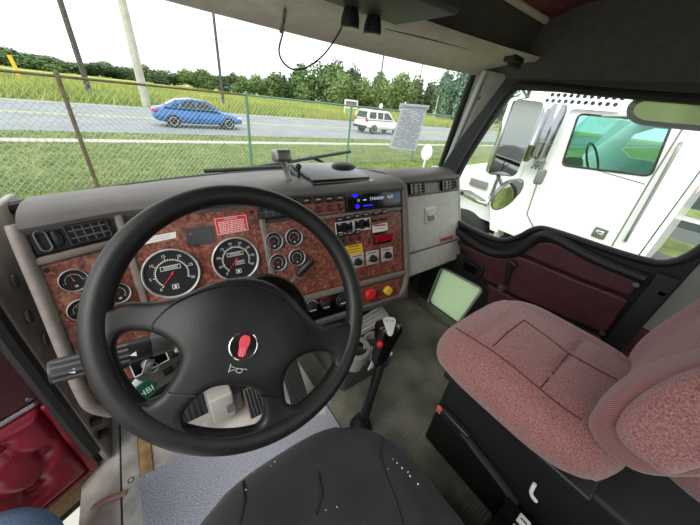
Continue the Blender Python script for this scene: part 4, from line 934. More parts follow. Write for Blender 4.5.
b = MB(); b.ball(PG.at(-.012, -.04, .004), .010, .024, .010, 12, 8, fr=PG); b.build('vent_knob', BLACK, dash)
# ---- decals and small dark display on the driver panel
o = ppoly(PC, [(185, 229), (212, 226), (214, 242), (187, 246)], .006, .0095, 'display', mat('display_dark', (52, 54, 56), .25)); 
b = MB(); q = PC.uv(190, 234); b.lathe(PC, *q, [(.0035, .0095), (.0005, .010)], 10, False, False); b.build('indicator', mat('dim_pink', (150, 60, 80), .4), o)
fr = PC; pts = [(213.5, 218.5), (246, 214), (248, 230), (216.5, 236)]; o = ppoly(PC, pts, .006, .0066, 'warning_label', RED)
A = [V(PC.uv(*p)) for p in pts]; cu, cv = sum((p.x for p in A)) / 4, sum((p.y for p in A)) / 4; ex = (A[1] - A[0]); an = math.atan2(ex.y, ex.x); wl, hl = ex.length, (A[3] - A[0]).length
def loc(fr, cu, cv, an): 
    c_, s_ = math.cos(an), math.sin(an); return Fr(fr.at(cu, cv, 0), fr.u * c_ + fr.v * s_, fr.v * c_ - fr.u * s_)
lf_ = loc(PC, cu, cv, an); b = MB(); b.text(lf_, 'WARNING', 0, hl * .36, hl * .15, .007)
rnd = random.Random(5)
for k in range(7):
    y = hl * (.2 - k * .1); x = -wl * .40
    while x < wl * .38:
        l = rnd.uniform(.04, .12) * wl; b.box(lf_, x, min(x + l, wl * .40), y, y + hl * .05, .0068, .0070); x += l + wl * .022
b.plate(lf_, rrect(-wl * .48, wl * .48, -hl * .47, hl * .47, .002), [rrect(-wl * .465, wl * .465, -hl * .445, hl * .445, .002)], .0068, .007); b.build('print', OFFW, o)
o = ppoly(PC, [(141, 238), (175.5, 231.5), (176, 237.5), (141, 245)], .006, .0066, 'white_sticker', OFFW)
for k in range(2):
    b = MB(); a = V(PC.uv(147, 238.8 + 2.3 * k)); c = V(PC.uv(170, 234.6 + 2.3 * k)); b.tube([PC.at(a.x, a.y, .0068), PC.at(c.x, c.y, .0068)], .0005, 4); b.build('print_line', INK, o)
# ---- centre stack
def cen(fr, px, py, hw, hh, w0, w1, name, mt, parent=dash, r=0.0):
    u, v = fr.uv(px, py); return pbox(fr, (u - hw, u + hw, v - hh, v + hh), w0, w1, name, mt, parent, r)
BR_ = (-.248, -.004, -.060, .004)
o = pbox(PR, BR_, .0, .008, 'radio', GLOSSB, r=.003)
b = MB(); b.text(PR, 'STANDBY', -.118, -.024, .0145, .0085); b.text(PR, '6:07', -.056, -.022, .0155, .0085); b.text(PR, '51', -.198, -.026, .012, .0085); b.box(PR, -.18, -.165, -.027, -.024, .0085, .0087); b.build('display_text', emit('display_white', (190, 200, 230), .6), o)
b = MB()
for uu, vv, r_ in ((-.212, -.004, .011), (-.205, -.046, .008)): b.lathe(PR, uu, vv, [(r_, .008), (r_, .0085), (.0005, .0087)], 14, False, False)
b.box(PR, -.18, -.14, -.048, -.044, .008, .0085); b.build('blue_keys', emit('display_blue', (20, 20, 255), 1.0), o)
b = MB(); b.plate(PR, rrect(-.030, -.012, -.042, .0, .005), [rrect(-.0275, -.0145, -.0395, -.0025, .003)], .008, .0086); b.build('source_key', emit('display_cyan', (40, 90, 150), .5), o)
b = MB(); b.text(PR, 'auto', -.120, -.004, .007, .0085); b.build('small_text', mat('grey_print', (120, 124, 130), .5), o)
SW = mat('switch_black', (22, 22, 23), .35)
def rocker(fr, u, v, hw, hh, icon=False):
    o = pbox(fr, (u - hw, u + hw, v - hh, v + hh), .004, .013, 'rocker_switch', SW, r=.002)
    if icon: b = MB(); b.box(fr, u - hw * .5, u + hw * .5, v - hh * .15, v + hh * .3, .0131, .0134); b.build('icon', mat('icon_grey', (170, 165, 160), .5), o)
    return o
for k in range(4):
    rocker(PR, -.395 + k * .040, -.012, .015, .010, True)
    b = MB(); uu = -.395 + k * .040; b.lathe(PR, uu, -.043, [(.011, .005), (.011, .008), (.008, .0095), (.0005, .0095)], 14, False, False); b.build('tell_tale', mat('tell_dark', (74, 34, 34), .3), dash)
for x, y in ((338, 219.5), (346.5, 217.5), (355.5, 216), (364, 214.5), (374, 213), (382, 211.8)): u, v = PR.uv(x, y); rocker(PR, u, v, .014, .008, True)
for x, y in ((373.5, 220.5), (382.5, 219)): u, v = PR.uv(x, y); rocker(PR, u, v, .013, .005)
for x, y in ((339, 235), (348, 233), (356, 232)): u, v = PR.uv(x, y); rocker(PR, u, v, .013, .007, True)
for x, y in ((341, 241), (350, 239.5), (358, 238)): 
    u, v = PR.uv(x, y); b = MB(); b.lathe(PR, u, v, [(.009, .005), (.009, .009), (.0005, .010)], 14, False, False); b.build('tell_tale', mat('tell_dark', (74, 34, 34), .3), dash)
for x0, y0, x1, y1 in ((335, 224.5, 351.5, 230.5), (352.8, 221.2, 369, 227.2)):
    rc = PR.rect(x0, y0, x1, y1); cu_, cv_ = (rc[0] + rc[1]) / 2, (rc[2] + rc[3]) / 2; hw, hh = .036, .021
    o = pbox(PR, (cu_ - hw, cu_ + hw, cv_ - hh, cv_ + hh), .005, .0075, 'switch_plate', SW)
    b = MB(); b.plate(PR, rrect(cu_ - hw, cu_ + hw, cv_ - hh, cv_ + hh, .002), [rrect(cu_ - hw + .003, cu_ + hw - .003, cv_ - hh + .003, cv_ + hh - .003, .002)], .0075, .009); b.build('plate_border', OFFW, o)
    for s in (-1, 1):
        b = MB(); b.lathe(PR, cu_ + s * hw * .48, cv_, [(.0105, .0075), (.009, .02), (.0005, .021)], 14, False, False); b.build('knob', GLOSSB, o)
        b = MB(); b.box(PR, cu_ + s * hw * .48 - .009, cu_ + s * hw * .48 + .009, cv_ - .017, cv_ - .014, .0075, .008); b.box(PR, cu_ + s * hw * .48 - .007, cu_ + s * hw * .48 + .005, cv_ + .013, cv_ + .016, .0075, .008); b.build('print', OFFW, o)
o = ppoly(PR, [(371, 225.5), (385.5, 222.5), (386.5, 230), (372, 233)], .006, .009, 'valve_placard', OFFW)
lf2 = loc(PR, *PR.uv(378.6, 226.5), -.02); b = MB(); b.box(lf2, -.026, .026, .002, .008, .009, .0095); b.build('red_print', mat('red_print', (180, 70, 76), .7), o); b = MB(); b.box(lf2, -.026, .018, -.008, -.005, .009, .0095); b.build('print', INK, o)
rc = PR.rect(372, 234, 390, 240.5); cu_, cv_ = PR.uv(381, 237)
o = pbox(PR, (cu_ - .042, cu_ + .042, cv_ - .024, cv_ + .022), .004, .012, 'switch_guard', GLOSSB, r=.003)
b = MB(); b.prism([PR.at(cu_ - .036, cv_ - .018, .012), PR.at(cu_ - .036, cv_ + .014, .012), PR.at(cu_ - .036, cv_ + .012, .034), PR.at(cu_ - .036, cv_ - .012, .026)], PR.u * .068); b.build('guard_cover', REDD, o)
o = ppoly(PR, [(343.5, 246.5), (361, 243), (362.5, 253.5), (345, 258)], .006, .0067, 'yellow_label', YEL)
lf3 = loc(PR, *PR.uv(353, 250), -.03); b = MB(); b.box(lf3, -.022, .022, .012, .017, .0068, .007)
for k in range(3): b.box(lf3, -.03, .026 - .006 * k, .002 - .010 * k, .005 - .010 * k, .0068, .007)
b.build('print', mat('amber_print', (150, 116, 20), .7), o)
for x, y in ((356.5, 260.5), (371.5, 257.2), (386, 253.8)):
    u, v = PR.uv(x, y); o = pbox(PR, (u - .029, u + .029, v - .026, v + .026), .005, .0085, 'knob_plate', mat('plate_grey', (186, 184, 180), .5), r=.002)
    b = MB(); b.lathe(PR, u, v - .004, [(.015, .0085), (.013, .018), (.011, .024), (.0005, .025)], 18, False, False); kb = b.build('rotary_knob', BLACK, o)
    b = MB(); b.box(PR, u - .022, u + .006, v - .009, v + .0, .018, .028); b.build('pointer', BLACK, o)
    b = MB(); b.box(PR, u - .022, u + .018, v + .017, v + .020, .0085, .009); b.box(PR, u - .024, u - .016, v - .012, v - .009, .0085, .009); b.build('print', INKD, o)
# air brake push knobs
for (px, py), mt, nm, sides in (((370, 294), RED, 'trailer_brake_knob', 8), ((387.5, 290.5), YEL, 'parking_brake_knob', 4)):
    u, v = PR.uv(px, py, .03); b = MB()
    b.lathe(PR, u, v, [(.008, .004), (.008, .022), (.012, .024)], 14, False, False); o = b.build(nm, STEEL, dash)
    b = MB(); poly = [((.021 if (sides == 8 or k % 2 == 0) else .0165) * math.cos(k * math.pi / (8 if sides == 8 else 4)), (.021 if (sides == 8 or k % 2 == 0) else .0165) * math.sin(k * math.pi / (8 if sides == 8 else 4))) for k in range(16 if sides == 8 else 8)]
    b.plate(PR, [(u + p[0], v + p[1]) for p in chaikin(poly, 1)], (), .022, .042, .005); b.build('knob_cap', mt, o)
# heater controls
hc = PR.rect(297, 299, 346, 313); o = pbox(PR, (-.53, -.27, -.418, -.348), .0, .008, 'heater_panel', GLOSSB, r=.003)
for x, y, c in ((311, 306.5, OFFW), (324.5, 303.5, RED), (341, 299.5, mat('blue_ring', (70, 110, 150), .4))):
    u, v = PR.uv(x, y); b = MB(); b.lathe(PR, u, v, [(.019, .008), (.017, .014), (.014, .016), (.0005, .016)], 20, False, False); kn = b.build('heater_knob', BLACK, o)
    b = MB(); b.lathe(PR, u, v, [(.024, .0083), (.0225, .0086)], 24, False, False, a0=R(20), a1=R(160) if c != MATS['blue_ring'] else R(330)); b.build('dial_arc', c, o)
    b = MB(); b.box(PR, u - .012, u + .012, v - .011, v - .008, .0161, .0168); b.build('pointer_mark', OFFW, o)
# shutter handle on the gauge panel
q0, q1 = PR.uv(292, 279, .008), PR.uv(312, 261, .05)
b = MB(); b.tube([PR.at(*PR.uv(289, 283), .008), PR.at(*PR.uv(297.5, 275, .03), .03)], .0035, 8); o = b.build('hand_lever', CHROME, dash)
a, c = PR.at(*PR.uv(297, 275.5, .03), .03), PR.at(*PR.uv(313.5, 259, .045), .045); b = MB(); b.tube([a, a * .9 + c * .1, a * .1 + c * .9, c], [.007, .012, .012, .009], 12); b.build('lever_grip', BLACK, o)
b = MB(); b.tube([a * .8 + c * .2 + PR.n * .0095, a * .2 + c * .8 + PR.n * .0095], .0012, 5); b.build('lever_print', OFFW, o)
# glove box
b = MB(); b.plate(PG, [(-.415, -.075), (.012, -.075), (.012, -.315), (-.405, -.315)], (), .0, .008, .003); gb = b.build('glove_door', GLOVE, dash)
b = MB(); b.plate(PG, [(-.415, -.010), (.012, -.010), (.012, -.070), (-.415, -.070)], (), .0, .004, .002); b.build('vent_strip', BEIGE, dash)
b = MB(); b.plate(PG, [(-.40, -.322), (.010, -.322), (.012, -.40), (-.02, -.415), (-.385, -.42)], (), .0, .010, .004); b.build('glove_lower', GLOVE, dash)
b = MB(); b.tube([PG.at(.018, -.0, .002), PG.at(.018, -.40, .002)], .010, 8); b.build('right_end_moulding', GLOVE, dash)
gc = PG.uv(428.5, 215); lp = pbox(PG, (gc[0] - .036, gc[0] + .036, gc[1] - .036, gc[1] + .036), .007, .013, 'glove_latch', mat('latch_pale', (214, 212, 204), .5), gb, r=.003)
b = MB(); b.box(PG, gc[0] - .026, gc[0] + .026, gc[1] - .028, gc[1] + .026, .0131, .0136); b.build('glove_latch_recess', GLOSSB, gb, smooth=False)
b = MB(); b.prism([PG.at(gc[0] - .026, gc[1] + .026, .0136), PG.at(gc[0] - .026, gc[1] - .004, .0136), PG.at(gc[0] - .026, gc[1] - .002, .022)], PG.u * .052); b.build('glove_latch_paddle', GLOVE, gb)
bp = loc(PG, *PG.uv(445.5, 238.5), 0); b = MB(); b.box(bp, -.055, .05, -.012, .012, .008, .010); bd = b.build('badge', mat('badge_red', (176, 120, 116), .6), gb, smooth=False)
b = MB(); b.box(bp, -.047, .043, -.004, .005, .010, .0105); b.build('badge_print', mat('badge_dark', (120, 44, 48), .6), gb, smooth=False)
# panel screws
for fr, u, v in ((PL, -.136, .034), (PR, -.536, -.078), (PC, -.302, .012), (PC, -.03, .012)):
    b = MB(); b.lathe(fr, u, v, [(.005, .006), (.0045, .008), (.0005, .008)], 10, False, False); b.build('panel_screw', BLACK, dash)
# ignition plate, small rockers left below
ip = loc(PL, *PL.uv(147, 361), -.05)
o = pbox(ip, (-.036, .042, -.021, .022), .006, .010, 'ignition_plate', GLOSSB, r=.002)
b = MB(); b.plate(ip, rrect(-.036, .042, -.021, .022, .002), [rrect(-.0335, .0395, -.0185, .0195, .002)], .010, .011); b.text(ip, 'ON', .026, .010, .009, .0105); b.build('plate_border', OFFW, o)
b = MB(); b.lathe(ip, -.004, -.002, [(.013, .010), (.0125, .018), (.009, .020), (.0005, .020)], 18, False, False); b.build('key_cylinder', STEEL, o)
for x, y in ((122, 363), (172, 353)): u, v = PL.uv(x, y); pbox(PL, (u - .010, u + .010, v - .010, v + .010), .004, .016, 'rocker_switch', SW, r=.003)
b = MB(); b.plate(PL, [(-.10, -.268), (.12, -.268), (.12, -.33), (-.09, -.33)], (), -.012, .0, .004); kp = b.build('knee_panel', mat('knee_dark', (84, 80, 76), .6), dash)
for k in range(3): u = -.03 + k * .035; pbox(PL, (u - .012, u + .012, -.305, -.288), .0, .008, 'knee_switch', SW, kp, r=.002)
# key with green tag hanging
q = ip.at(-.004, -.002, .022); kt = thing('key_ring', q + V((0, -.02, -.07)), 'steel key with a dark green hexagonal tag in the ignition', 'key')
b = MB(); b.tube([q - ip.n * .004, q + ip.n * .022], .005, 8, flat=.4); b.rbox(loc(PL, *PL.uv(146, 357), -.6), -.012, .008, -.03, .004, .034, .037, .002); b.build('key', STEEL, kt)
b = MB(); q2 = PL.hit(152, 366, .045); b.tube([q2 + V((.012 * math.cos(a), 0, .016 * math.sin(a) - .005)) for a in [k * .524 for k in range(12)]], .0016, 6, closed=True); b.build('split_ring', STEEL, kt)
tg = Fr(PL.hit(146, 390, .05), PL.u, PL.v); tg = Fr(tg.O, PL.u + PL.v * .05, PL.v)
b = MB(); b.plate(tg, [(.024 * math.cos(R(60 * k)), .024 * math.sin(R(60 * k))) for k in range(6)], (), -.002, .002, .0008); o = b.build('key_tag', GREEN, kt)
b = MB(); b.text(tg, 'HBI', -.001, -.003, .021, .0023); b.build('tag_text', mat('tag_print', (190, 214, 200), .5), o)
b = MB(); b.rbox(Fr(PL.hit(133, 389, .04), (PL.u + PL.v * .5), PL.v - PL.u * .5), -.03, .02, -.012, .012, -.001, .001, .0008); b.build('paper_tag', OFFW, kt)

# ================================================================== STEERING WHEEL
WT = R(50); WC = V((.1075, .383, -.326))
WU = Fr(WC, (1, 0, 0), (0, math.cos(WT), math.sin(WT)))        # wheel plane, n towards the driver
RA = R(-30)
sw = thing('steering_wheel', WC, 'large black four spoke steering wheel with a round emblem', 'steering wheel')
RM, RT = .2066, .0182
b = MB(); b.tube([WU.at(RM * math.cos(a), RM * math.sin(a), 0) for a in [2 * math.pi * k / 96 for k in range(96)]], RT, 16, closed=True); b.build('rim', WHEELB, sw)
def wp(px, py, c=0.0): return WU.uv(px, py, c)
top = [(112, 308), (126, 301), (150, 302), (176, 299), (200, 288), (222, 280), (245, 278), (268, 283), (288, 297), (304, 314), (322, 328), (345, 322)]
ins = [wp(*p, .008) for p in top]
inner_r = RM - .004
def ang(p): return math.atan2(p[1], p[0])
aL, aR_ = ang(ins[0]), ang(ins[-1])
arc = []; n = 60; a_s, a_e = aR_, aL - 2 * math.pi if aL > aR_ else aL
for k in range(n + 1): a = a_s + (a_e - a_s) * k / n; arc.append((inner_r * math.cos(a), inner_r * math.sin(a)))
topc = chaikin(ins, 2, closed=False)
outer = topc[1:-1] + arc
h1 = chaikin([wp(*p, .006) for p in ((114, 340), (126, 331), (149, 331), (167, 338), (181, 351), (180, 364), (168, 387), (154, 402), (141, 402), (128, 382), (117, 359))], 2)
h2 = chaikin([wp(*p, .006) for p in ((182, 415), (190, 402), (209, 384), (232, 382), (250, 385), (260, 396), (264, 412), (261, 425), (234, 433), (208, 434), (187, 430))], 2)
h3 = chaikin([wp(*p, .006) for p in ((283, 394), (280, 376), (287, 360), (310, 351), (330, 352), (336, 363), (331, 380), (312, 398), (298, 407), (286, 404))], 2)
b = MB(); b.plate(WU, outer, [h1, h2, h3], -.017, .013, .009, 3)
EC = wp(243.5, 346, .03)
# voxel remesh the pad so that it can swell smoothly towards the horn button
me = bpy.data.meshes.new('tmp_hub'); me.from_pydata([tuple(p) for p in b.v], [], b.f)
bm = bmesh.new(); bm.from_mesh(me); bmesh.ops.remove_doubles(bm, verts=bm.verts, dist=2e-5); bm.to_mesh(me); bm.free()
ob = bpy.data.objects.new('tmp_hub', me); COL.objects.link(ob); md = ob.modifiers.new('r', 'REMESH'); md.mode = 'VOXEL'; md.voxel_size = .0032
ms = ob.modifiers.new('s', 'SMOOTH'); ms.factor = .5; ms.iterations = 8
dg = bpy.context.evaluated_depsgraph_get(); ev = ob.evaluated_get(dg); m2 = ev.to_mesh()
hb_ = MB(); vs_ = []
def swell(u_, v_): return .034 * math.exp(-(((u_ - EC[0] * .7) ** 2 + (v_ - EC[1] * .7) ** 2) / .0135) ** 1.6)
for q in m2.vertices:
    d = q.co - WC; u_, v_, w_ = d.dot(WU.u), d.dot(WU.v), d.dot(WU.n); vs_.append(WU.at(u_, v_, w_ + swell(u_, v_)))
hb_.add(vs_, [tuple(f.vertices) for f in m2.polygons]); ev.to_mesh_clear(); bpy.data.objects.remove(ob); bpy.data.meshes.remove(me)
hb_.build('hub_pad', WHEELB, sw, ang=180)
def seam(pts, nm='pad_seam'):
    b = MB(); P_ = []
    for p in pts:
        u_, v_ = wp(*p, .03); u_, v_ = wp(*p, .0135 + swell(u_, v_)); P_.append(WU.at(u_, v_, .0128 + swell(u_, v_)))
    b.tube(spline(P_, 6), .0013, 5); b.build(nm, GLOSSB, sw)
seam([(150, 330), (156, 320), (170, 307), (190, 296), (215, 288), (245, 285), (270, 291), (290, 306), (305, 325), (312, 350)])
seam([(168, 393), (180, 395), (196, 396)]); seam([(260, 396), (272, 397), (283, 396)])
ew = .0128 + swell(*EC); eu, ev_ = wp(243.5, 346, ew)
ef = Fr(WU.at(eu, ev_, ew), WU.u * math.cos(RA) + WU.v * math.sin(RA), WU.v * math.cos(RA) - WU.u * math.sin(RA))
b = MB(); b.lathe(ef, 0, 0, [(.0212, -.004), (.0212, .002), (.0198, .0032), (.0188, .002)], 36, False, False); em = b.build('emblem_ring', CHROME, sw)
b = MB(); b.lathe(ef, 0, 0, [(.019, .001), (.0005, .0015)], 36, False, False); b.build('emblem_disc', GLOSSB, em)
b = MB(); b.plate(ef, chaikin([(-.0056, -.0155), (.0056, -.0155), (.0058, -.002), (.0078, .003), (.0078, .010), (.0048, .0160), (-.0048, .0160), (-.0078, .010), (-.0078, .003), (-.0058, -.002)], 1), (), .0016, .0028, .0005); b.build('emblem_crest', mat('emblem_red', (214, 70, 84), .3), em)
b = MB()
for x in (-.0025, .0012): b.box(ef, x - .0004, x + .0004, -.0155, -.003, .0028, .0030)
b.build('emblem_lines', mat('emblem_pale', (235, 170, 176), .4), em)
hu, hv = wp(238, 369, ew - .003); hf = Fr(WU.at(hu, hv, .0138 + swell(hu, hv)), ef.u, ef.v); b = MB()
b.tube([hf.at(-.012, .006), hf.at(-.012, -.006)], .0006, 5); b.tube([hf.at(-.012, .003), hf.at(-.003, .0008), hf.at(.013, .0008)], .0006, 5); b.tube([hf.at(-.012, -.004), hf.at(-.004, -.001)], .0006, 5)
b.tube([hf.at(.0045 * math.cos(a) + .002, .003 * math.sin(a) - .002) for a in [k * .6 for k in range(11)]], .0006, 5); b.build('horn_symbol', mat('symbol_grey', (176, 176, 174), .5), sw)

# ---- column with shroud and stalk
ax = -WU.n
colm = thing('steering_column', WC + ax * .3, 'black steering column with turn signal stalk behind the wheel', 'column')
cf_ = Fr(WC, WU.u, -WU.v); cf_.n = ax.copy()
b = MB(); b.lathe(cf_, 0, 0, [(.03, .012), (.05, .02), (.062, .05), (.066, .09), (.060, .16), (.05, .22), (.04, .30), (.036, .46)], 28); b.build('column_tube', BLACK, colm)
b = MB(); b.lathe(cf_, .030, .028, [(.04, .03), (.080, .04), (.088, .055), (.090, .12), (.08, .15), (.05, .17)], 36); b.build('shroud', GLOSSB, colm)
sa, sb = V((.05, .475, -.43)), onY(49, 373, .455)
sd = (sb - sa); b = MB(); b.tube([sa, sa + sd * .30, sa + sd * .32, sa + sd * .46], [.016, .016, .0185, .019], 14); b.build('stalk_base', mat('stalk_grey', (74, 74, 72), .45), colm)
b = MB(); b.tube([sa + sd * .46, sa + sd * .48, sa + sd * .98, sb], [.017, .0185, .0185, .0165], 18); o = b.build('stalk_grip', BLACK, colm)
aa, bb = basis(sd)
for k in range(5):
    t_ = R(100 + k * 28); d_ = aa * math.cos(t_) + bb * math.sin(t_)
    if d_.z < -.3: continue
    b = MB(); b.tube([sa + sd * .60 + d_ * .0185, sa + sd * .985 + d_ * .0185], .0022, 6); b.build('grip_rib', mat('rib_grey', (86, 86, 86), .4), o)
nrm = (V((0, 0, 0)) - sb).normalized(); nrm = (nrm - sd.normalized() * nrm.dot(sd.normalized())).normalized(); up_ = sd.normalized().cross(nrm)
for fpos, ln in ((.72, .008), (.9, .006), (.58, .006)):
    p = sa + sd * fpos + (nrm * .95 - V((0, 0, .35))).normalized() * .0187; f = Fr(p, -sd, nrm.cross(-sd)); b = MB(); b.plate(f, [(-ln, 0), (ln * .6, .004), (ln * .6, -.004)], (), -.001, .0012); b.build('stalk_symbol', OFFW, o)
for k, (fp_, r_) in enumerate(((.31, .024), (.25, .028), (.19, .031), (.12, .033))):
    p = sa + sd * fp_; b = MB(); b.tube([p, p - sd.normalized() * .012], r_, 16); b.build('boot_ring', mat('stalk_grey', (74, 74, 72), .45) if k else HEADER, colm)

# ================================================================== SEATS
def grid_cushion(fr, u0, u1, v0, v1, th, crown, name, mt, parent, nu=30, nv=30, e=3.2, edge=.05, fn=None):
    """closed cushion: superellipse outline in (u,v), thickness th, crowned top"""
    b = MB(); rows = []; cu_, cv_ = (u0 + u1) / 2, (v0 + v1) / 2; hu_, hv_ = (u1 - u0) / 2, (v1 - v0) / 2; n = 56
    prof = [(.0, 1.0)] + [(k / 14 * (1 - edge / min(hu_, hv_)), 1.0) for k in range(1, 15)]
    rim = 1 - edge / min(hu_, hv_)
    for k in range(1, 9): a = math.pi * k / 8; prof.append((rim + (1 - rim) * math.sin(a) if k < 8 else rim, .5 + .5 * math.cos(a)))
    prof.append((.0, 0.0))
    for s, h in prof:
        row = []
        for k in range(n):
            t = 2 * math.pi * k / n; c_, s_ = math.cos(t), math.sin(t); x = math.copysign(abs(c_) ** (2 / e), c_); y = math.copysign(abs(s_) ** (2 / e), s_)
            uu, vv = cu_ + hu_ * x * max(s, 1e-4), cv_ + hv_ * y * max(s, 1e-4)
            z = h * th + (crown * (1 - s * s) if h > .5 else 0)
            if fn and h > .3: z += fn(uu, vv)
            row.append(fr.at(uu, vv, z))
        rows.append(row)
    b.grid(rows, closed_u=True); return b.build(name, mt, parent, ang=180)
# driver seat
ds = thing('driver_seat', (.115, .02, FZ), 'black velour driver seat cushion flecked with paint', 'seat')
DSF = Fr((0, 0, -.76), (1, 0, 0), (0, 1, 0))
groove = lambda u, v: -.010 * math.exp(-((u - .285 + .05 * (v - .1) ** 2 * 10) / .008) ** 2) - .010 * math.exp(-((u + .055 - .05 * (v - .1) ** 2 * 10) / .008) ** 2) - .02 * max(0, (v - .12) / .17) ** 2
dcush = grid_cushion(DSF, -.140, .355, -.30, .312, .128, .022, 'cushion', VELOUR, ds, e=3.0, edge=.07, fn=groove)
b = MB(); b.rbox(WORLD, -.06, .29, -.28, .20, FZ + .02, -.755, .02); b.build('seat_base', BLACK, ds)
dr = draper(dcush); rnd = random.Random(9)
for px, py in ((254, 472), (269, 455), (289, 444), (337, 507), (388, 469), (397, 463), (402, 468), (326, 510), (418, 484), (408, 472), (271, 466), (246, 490), (410, 476), (275, 462), (393, 459)):
    q = dr(px, py)
    if q: r_ = rnd.uniform(.0008, .0018); b = MB(); b.ball(q, r_, r_ * rnd.uniform(.6, 1.8), .001, 7, 5); b.build('paint_fleck', OFFW, ds)
for pts in (((383, 438), (380, 455), (385, 475), (395, 500), (402, 524)), ((243, 478), (245, 500), (240, 524)), ((318, 472), (322, 495), (316, 515))):
    P_ = [q for q in (dr(*p, .0005) for p in dense(pts)) if q]; b = MB(); b.tube(spline(P_, 6), .0025, 6); b.build('seam', RUBBER, ds)

# passenger seat
ps = thing('passenger_seat', (.73, .05, FZ), 'maroon tweed passenger seat on a black box base', 'seat')
PSF = Fr((0, 0, -.622), (1, 0, 0), (0, 1, 0))
def pf(u, v):
    z = -.020 * max(0, (v - .14) / .14) ** 2
    for a, c, r_ in (((.59, .30), (.59, -.1), .006), ((.87, .30), (.87, -.1), .006)):
        z -= .009 * math.exp(-((u - a[0]) / r_) ** 2) if v < .2 else 0
    if .59 < u < .87: z -= .009 * math.exp(-((v - .195) / .006) ** 2) + .008 * math.exp(-((v - .035) / .006) ** 2) - .006
    return z
pcush = grid_cushion(PSF, .527, .965, -.14, .295, .122, .020, 'cushion', FABRIC, ps, e=4.0, edge=.055, fn=pf)
b = MB(); b.rbox(WORLD, .60, .90, -.35, .215, FZ + .01, -.64, .012); b.build('seat_box', mat('seat_box_black', (17, 17, 17), .65), ps)
b = MB(); b.rbox(WORLD, .565, .93, -.13, .222, -.645, -.62, .006); b.build('cushion_pan', BLACK, ps)
dr = draper(pcush)
for pts in (((456, 328), (474, 339), (491, 350), (510, 364), (540, 389), (561, 406), (582, 420)), ((540, 388), (554, 372), (568, 354)), ((493, 346), (508, 332), (524, 320)), ((524, 320), (545, 335), (568, 353), (598, 370), (618, 380))):
    P_ = [q for q in (dr(*p, .0008) for p in dense(pts)) if q]
    if len(P_) > 1: b = MB(); b.tube(spline(P_, 3), .0017, 6); b.build('seam', mat('seam_maroon', (92, 54, 56), .9), ps)
# backrest
BF = Fr((0, -.085, -.52), (1, 0, 0), (0, -.20, .98)); BF.n = V((0, 1, 0)) - BF.v * BF.v.y; BF.n.normalize()
def bfn(u, v): return .035 * math.exp(-((u - .50) / .05) ** 2) + .035 * math.exp(-((u - .96) / .05) ** 2)
b_ = grid_cushion(BF, .545, .965, -.03, .62, .02, .018, 'backrest', FABRIC, ps, e=4.2, edge=.075, fn=bfn)
b_.location.y -= .0
b = MB(); b.rbox(BF, .54, .95, .07, .60, -.13, .012, .05, 5); b.build('backrest_body', CORD, ps)
SF = Fr((.50, 0, 0), (0, -1, 0), (0, 0, 1)); SG = Fr((.462, 0, 0), (0, -1, 0), (0, 0, 1))
b = MB(); b.plate(SF, rpoly([SF.uv(*p) for p in ((583, 424), (598, 405), (625, 386), (660, 374), (700, 364), (780, 330), (860, 420), (760, 480), (660, 480), (632, 473), (600, 450))], .03), (), -.075, .008, .02, 4); b.build('side_bolster', CORD, ps)
b = MB(); b.plate(SG, rpoly([SG.uv(*p) for p in ((611, 428), (632, 405), (665, 387), (700, 376), (780, 340), (880, 420), (790, 455), (700, 472), (668, 482), (640, 463), (618, 445))], .03), (), -.045, .006, .02, 4); b.build('side_pad', FABRIC, ps)
b = MB(); b.tube(spline([V((.535, -.055, -.665)), V((.53, -.06, -.69)), V((.535, -.075, -.705))], 4), .004, 6); b.build('white_tie', OFFW, ps)
# belt buckle on the box
f = Fr((.597, 0, 0), (0, -1, 0), (0, 0, 1)); u, v = f.uv(456, 419)
b = MB(); b.rbox(Fr(f.at(u, v, .012), V((0, -1, -.05)), V((0, -.05, 1))), -.04, .055, -.014, .014, -.01, .012, .006); bk = b.build('belt_buckle', BLACK, ps)
q = f.at(*f.uv(443, 408), .014); b = MB(); b.rbox(Fr(q, (0, -1, 0), (0, 0, 1)), -.012, .006, -.012, .012, -.006, .006, .003); b.build('release_button', mat('button_red', (190, 96, 84), .5), bk)
b = MB(); b.tube(spline([f.at(*f.uv(466, 429), .014), f.at(*f.uv(480, 445), .02), f.at(*f.uv(500, 470), .02), f.at(*f.uv(520, 500), .016)], 5), .012, 8, flat=.35); b.build('belt_strap', mat('strap_grey', (34, 34, 35), .7), bk)
# remote box on the floor between the seats
q = onX(508, 494, .560); f = Fr((q.x - .052, q.y - .06, q.z), (1, 0, 0), (0, 1, 0))
rb = thing('control_box', (q.x, q.y, FZ), 'small dark control box with pale buttons on the floor between seats', 'box')
b = MB(); b.rbox(f, -.05, .05, -.10, .058, FZ + .010 - q.z, .0, .006); b.build('case', GLOSSB, rb)
for u_, v_ in ((.028, .012), (-.006, .012), (.028, -.022), (-.006, -.022)): b = MB(); b.rbox(f, u_ - .012, u_ + .012, v_ - .012, v_ + .012, 0, .006, .002); o = b.build('button', OFFW, rb); b = MB(); b.box(f, u_ - .002, u_ + .002, v_ - .007, v_ + .007, .006, .0065); b.build('mark', INKD, o, smooth=False)

